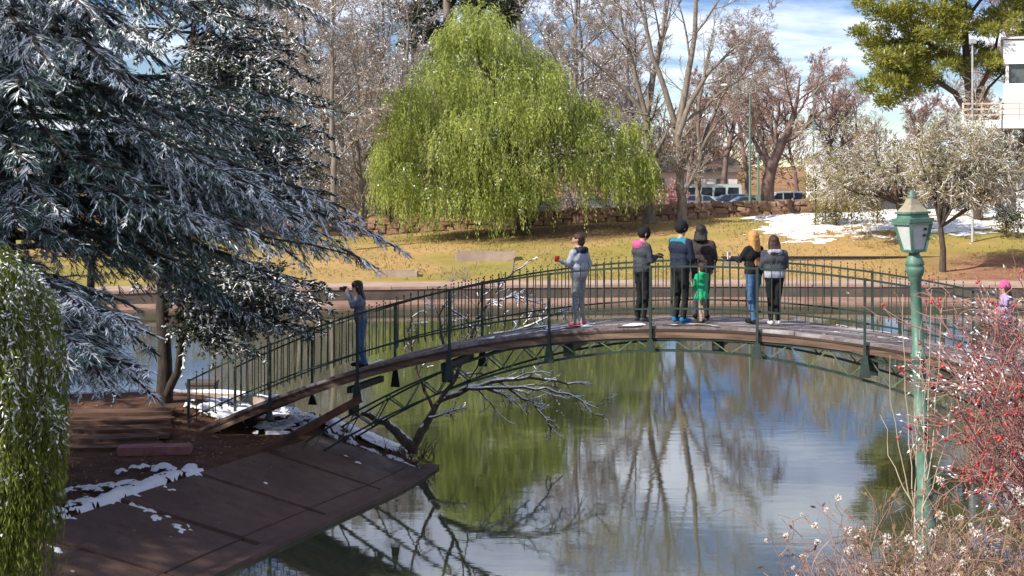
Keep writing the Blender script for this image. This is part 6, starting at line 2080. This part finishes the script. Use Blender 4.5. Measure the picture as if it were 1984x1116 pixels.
def person(label, px, v, yaw, height, top, legs, shoes, arms, hair=None, hat=None, hood=None, hem=None, stance=.1, sleeves=None, stride=0.0, lean=0.0, held=None, skirt=None, group='people on the footbridge', loc=None, headturn=0.0, vest=None, headtilt=0.0, child=False):
    """local frame: front is +y, x to the person's right"""
    if loc is None:
        X = bridge_X(px, v); loc = bpt(X, v, float(zdeck(X)) + .004)
    e = empty('person', loc, label, 'person', group)
    s = height / 1.75
    hs = 1.0 if not child else 1.22
    sl = sleeves or top
    pr = []
    ln = np.array([0, lean, 0])
    # legs
    for sg in (-1, 1):
        st = stride * sg
        hip = (sg * .095, 0, .92); knee = (sg * (stance * .75 + .02), .03 + st * .5, .50); ank = (sg * stance, -.02 + st, .10)
        pr += [(hip, knee, .098, .066, legs), (knee, ank, .066, .052, legs), ((sg * stance, -.05 + st, .055), (sg * stance * 1.15, .13 + st, .045), .05, .042, shoes)]
    pr += [((-.075, 0, .95), (.075, 0, .95), .125, .125, legs)]
    # torso
    pr += [((-.075, lean * .2, 1.0), (.075, lean * .2, 1.0), .138, .138, hem or top), ((-.075, lean * .4, 1.12), (.075, lean * .4, 1.12), .135, .135, top), ((-.105, lean * .8, 1.30), (.105, lean * .8, 1.30), .14, .14, top), ((-.15, lean, 1.40), (.15, lean, 1.40), .085, .085, vest or top)]
    nk = np.array([0, lean, 1.46]); hc = np.array([0, lean + .02 + headtilt * .08, 1.62 - headtilt * .03])
    pr += [(nk, hc - [0, 0, .06], .055, .055, 'skin')]
    ct, sn_ = math.cos(headturn), math.sin(headturn)
    def hd(x, y, z):
        y2, z2 = y * math.cos(headtilt) + z * math.sin(headtilt), -y * math.sin(headtilt) + z * math.cos(headtilt)
        return hc + np.array([x * ct - y2 * sn_, x * sn_ + y2 * ct, z2]) * hs
    pr += [(hd(0, -.012, .03), hd(0, .012, .02), .098 * hs, .094 * hs, 'skin'), (hd(0, .02, -.05), hd(0, .035, -.075), .068 * hs, .052 * hs, 'skin'), (hd(0, .098, .0), hd(0, .112, -.025), .014 * hs, .02 * hs, 'skin')]
    for sg in (-1, 1):
        pr.append((hd(sg * .097, -.01, -.01), hd(sg * .1, -.015, .025), .016 * hs, .018 * hs, 'skin'))
    hands = []
    for sg, key in ((-1, 'L'), (1, 'R')):
        el, wr = arms[key]
        sh_ = np.array([sg * .20, lean, 1.405]); el = np.array(el, float); wr = np.array(wr, float)
        pr += [(sh_, el, .072, .055, sl), (el, wr, .054, .042, sl)]
        dv = nrm(wr - el); hands.append((wr + dv * .02, dv, sg))
        pr.append((wr + dv * .03, wr + dv * .085, .036, .034, 'skin'))
    if hood:
        pr += [((-.08, lean - .09, 1.45), (.08, lean - .09, 1.45), .065, .065, hood), ((-.10, lean + .0, 1.46), (-.04, lean + .09, 1.43), .04, .035, hood), ((.10, lean + .0, 1.46), (.04, lean + .09, 1.43), .04, .035, hood)]
    if skirt:
        for a_ in np.linspace(0, 2 * math.pi, 8, endpoint=False):
            pr.append(((math.cos(a_) * .08, math.sin(a_) * .06, 1.02), (math.cos(a_) * .19, math.sin(a_) * .15, .74), .07, .06, skirt))
    cy, sy_ = math.cos(yaw), math.sin(yaw)
    def Wp(p_):
        p_ = np.asarray(p_, float) * s
        return np.array([p_[0] * cy - p_[1] * sy_, p_[0] * sy_ + p_[1] * cy, p_[2]])
    prs = [(Wp(a), Wp(b), ra * s, rb * s, tg) for a, b, ra, rb, tg in pr]
    order = []
    for q in prs:
        if q[4] not in order:
            order.append(q[4])
    o = blob(prs, .0195, None, order, e, 'body', 3, .03, int(px) % 97)
    o.parent = e
    # fingers: five per hand, bent, unequal
    gf = G()
    for (w, dv, sg) in hands:
        side = nrm(np.cross(dv, [0, 0, 1.0]) + 1e-6)
        nrm_ = np.cross(side, dv)
        for k, (off, L) in enumerate(((-.027, .058), (-.009, .068), (.009, .065), (.026, .05))):
            b0 = w + dv * .085 + side * off
            b1 = b0 + dv * L * .55; b2 = b1 + nrm(dv * .5 - nrm_ * .8) * L * .5
            gf.tube([Wp(b0 - dv * .02), Wp(b0), Wp(b1), Wp(b2)], [.0085 * s, .0085 * s, .008 * s, .006 * s], 6)
        t0 = w + dv * .03 - side * sg * .03
        gf.tube([Wp(t0), Wp(t0 - side * sg * .022 + dv * .025), Wp(t0 - side * sg * .02 + dv * .055)], [.011 * s, .01 * s, .007 * s], 6)
    gf.V = [q + np.array(loc) for q in gf.V]
    gf.build('fingers', C['skin'], e, smooth=True)
    ge = G()
    for sg in (-1, 1):
        ge.ball(Wp(hd(sg * .035, .088, .012)) + loc, .011 * s, 8, 5)
    ge.box(Wp(hd(0, .092, -.058)) + loc, (.04 * s, .012 * s, .008 * s), rot=yaw + headturn)
    ge.build('eyes_and_mouth', C['blackhair'], e)
    if hair:
        col_, length = hair
        hp = [(hd(0, -.028, .045), hd(0, .0, .055), .104 * hs, .1 * hs, col_), (hd(0, -.05, -.02), hd(0, -.045, -.05), .085 * hs, .075 * hs, col_)]
        if length > .1:
            for x in (-.06, -.02, .02, .06):
                hp.append((hd(x, -.06, -.02), np.array([x * 1.25, lean - .125 - abs(x) * -.3, 1.60 - length]), .05, .035, col_))
            for sg in (-1, 1):
                hp.append((hd(sg * .085, -.01, .0), np.array([sg * .1, lean - .06, 1.57 - length * .8]), .036, .028, col_))
        ho = blob([(Wp(a), Wp(b), ra * s, rb * s, tg) for a, b, ra, rb, tg in hp], .0125, None, [col_], e, 'hair', 3, .02, 5)
        ho.parent = e
    if hat:
        hp = [(hd(0, -.015, .055), hd(0, .0, .075), .108 * hs, .1 * hs, hat), (hd(0, -.03, .03), hd(0, .02, .04), .108 * hs, .106 * hs, hat)]
        ho = blob([(Wp(a), Wp(b), ra * s, rb * s, tg) for a, b, ra, rb, tg in hp], .0125, None, [hat], e, 'knit_hat', 3, .01, 6)
        ho.parent = e
    if held:
        nm, lab_, cat_, size, mat_, at, grp = held
        c_ = np.array(loc) + Wp(at)
        g = G(); g.box(c_, tuple(q * s for q in size), rot=yaw)
        if nm == 'camera':
            g.tube([c_ + Wp((0, .03, 0)), c_ + Wp((0, .11, 0))], .034 * s, 10)
        h_ = g.build(nm, C[mat_], None)
        bm = bmesh.new(); bm.from_mesh(h_.data); bmesh.ops.bevel(bm, geom=[q for q in bm.edges], offset=.004, segments=1, affect='EDGES'); bm.to_mesh(h_.data); bm.free()
        tag(h_, lab_, cat_)
    return e


hp2 = math.pi / 2
person('person in blue jeans and denim jacket raising a camera on the sloping bridge end', 700, 1.0, hp2 * 1.05, 1.74, 'denim', 'jeans', 'black', {'L': ((-.22, .18, 1.26), (-.08, .27, 1.52)), 'R': ((.22, .18, 1.26), (.08, .27, 1.52))}, hair=('blackhair', .22), lean=.06, stride=.05, headtilt=.1,
       held=('camera', 'small black camera held up by the person in denim', 'camera', (.14, .07, .09), 'phone', (0, .33, 1.60), None))
person('person with grey-sleeved black vest and faded grey jeans, leftmost of the crest group', 1122, .55, hp2 * .62, 1.74, 'grey', 'camo', 'redshoe', {'L': ((-.24, .1, 1.18), (-.14, .3, 1.22)), 'R': ((.3, -.06, 1.16), (.2, .06, .98))}, hair=('brownhair', .03), vest='navy', hem='grey', sleeves='grey', stance=.11, hood='navy', headturn=.35,
       held=('red_cup', 'small red cup held by the person with grey sleeves', 'cup', (.07, .07, .11), 'red', (-.13, .41, 1.27), None))
person('person in dark jacket with pink hood and black knit hat looking down at a phone', 1243, .75, -hp2 * .72, 1.76, 'charcoal', 'black', 'charcoal', {'L': ((-.23, .08, 1.15), (-.06, .3, 1.2)), 'R': ((.23, .08, 1.15), (.05, .3, 1.2))}, hat='black', hood='pink', headtilt=.35, stance=.11,
       held=('phone', 'dark phone in the hands of the person with pink hood', 'phone', (.16, .02, .09), 'phone', (0, .40, 1.22), None))
person('tall bearded man in navy jacket with teal shoulders, black knit hat and blue shoes', 1318, .5, -hp2 * .6, 1.85, 'navy', 'black', 'blue', {'L': ((-.24, .05, 1.13), (-.1, .24, 1.05)), 'R': ((.24, .05, 1.13), (.08, .24, 1.05))}, hat='black', vest='teal', stance=.1, headtilt=.1)
person('dark-haired person in brown-black coat standing behind the child in green', 1358, 1.15, -.25, 1.76, 'brownj', 'charcoal', 'black', {'L': ((-.24, .08, 1.15), (-.16, .2, .95)), 'R': ((.26, .0, 1.15), (.2, .12, .95))}, hair=('blackhair', .12), hem='brownj', headturn=.2)
person('small child in bright green coat and tan leggings', 1360, .5, hp2 * .4, 1.08, 'green', 'tan', 'brownj', {'L': ((-.24, .06, 1.17), (-.2, .16, 1.0)), 'R': ((.24, .06, 1.17), (.22, .1, .98))}, hair=('brownhair', .05), skirt='green', hood='green', stance=.12, stride=.1, child=True)
person('woman with long blonde hair, black leather jacket and blue jeans', 1460, .8, hp2 * .45, 1.68, 'black', 'jeans', 'black', {'L': ((-.26, .12, 1.2), (-.2, .36, 1.24)), 'R': ((.24, .02, 1.14), (.16, .16, .98))}, hair=('blonde', .48), stance=.1, stride=.06,
       held=('phone', 'pale phone held out by the woman with blonde hair', 'phone', (.08, .02, .15), 'white', (-.19, .45, 1.28), None))
person('dark-haired woman in charcoal jacket with grey hood and white trainers, rightmost of the crest group', 1500, .75, hp2 * .05, 1.62, 'charcoal', 'black', 'white', {'L': ((-.25, .05, 1.15), (-.14, .2, 1.02)), 'R': ((.25, .05, 1.15), (.14, .2, 1.02))}, hair=('brownhair', .18), hood='grey', hem='grey', stance=.07)
person('child with bright pink hat and lilac coat half hidden behind the red-berried bush', 1948, .9, hp2 * .9, 1.42, 'lilac', 'charcoal', 'black', {'L': ((-.23, .08, 1.15), (-.12, .22, 1.1)), 'R': ((.23, .08, 1.15), (.12, .22, 1.1))}, hat='pink', hair=('brownhair', .2), child=False)
pp = P(1537, 385, 105); 
person('small far-off person in pink walking past the white wagon behind the wall', 1537, 0, hp2, 1.66, 'pink', 'charcoal', 'black', {'L': ((-.24, .04, 1.13), (-.22, .12, .9)), 'R': ((.24, -.02, 1.13), (.24, .02, .9))}, hair=('brownhair', .1), group='people beyond the wall', loc=np.array([pp[0], 105, float(ground_z(pp[0], 105))]), stride=.15)
for _o in bpy.data.objects:
    if _o.name.split('.')[0] in ('snow', 'foliage', 'berries', 'seed_heads') and _o.parent:
        _o['kind'] = 'stuff'
    if '_o' in _o.keys():
        del _o['_o']
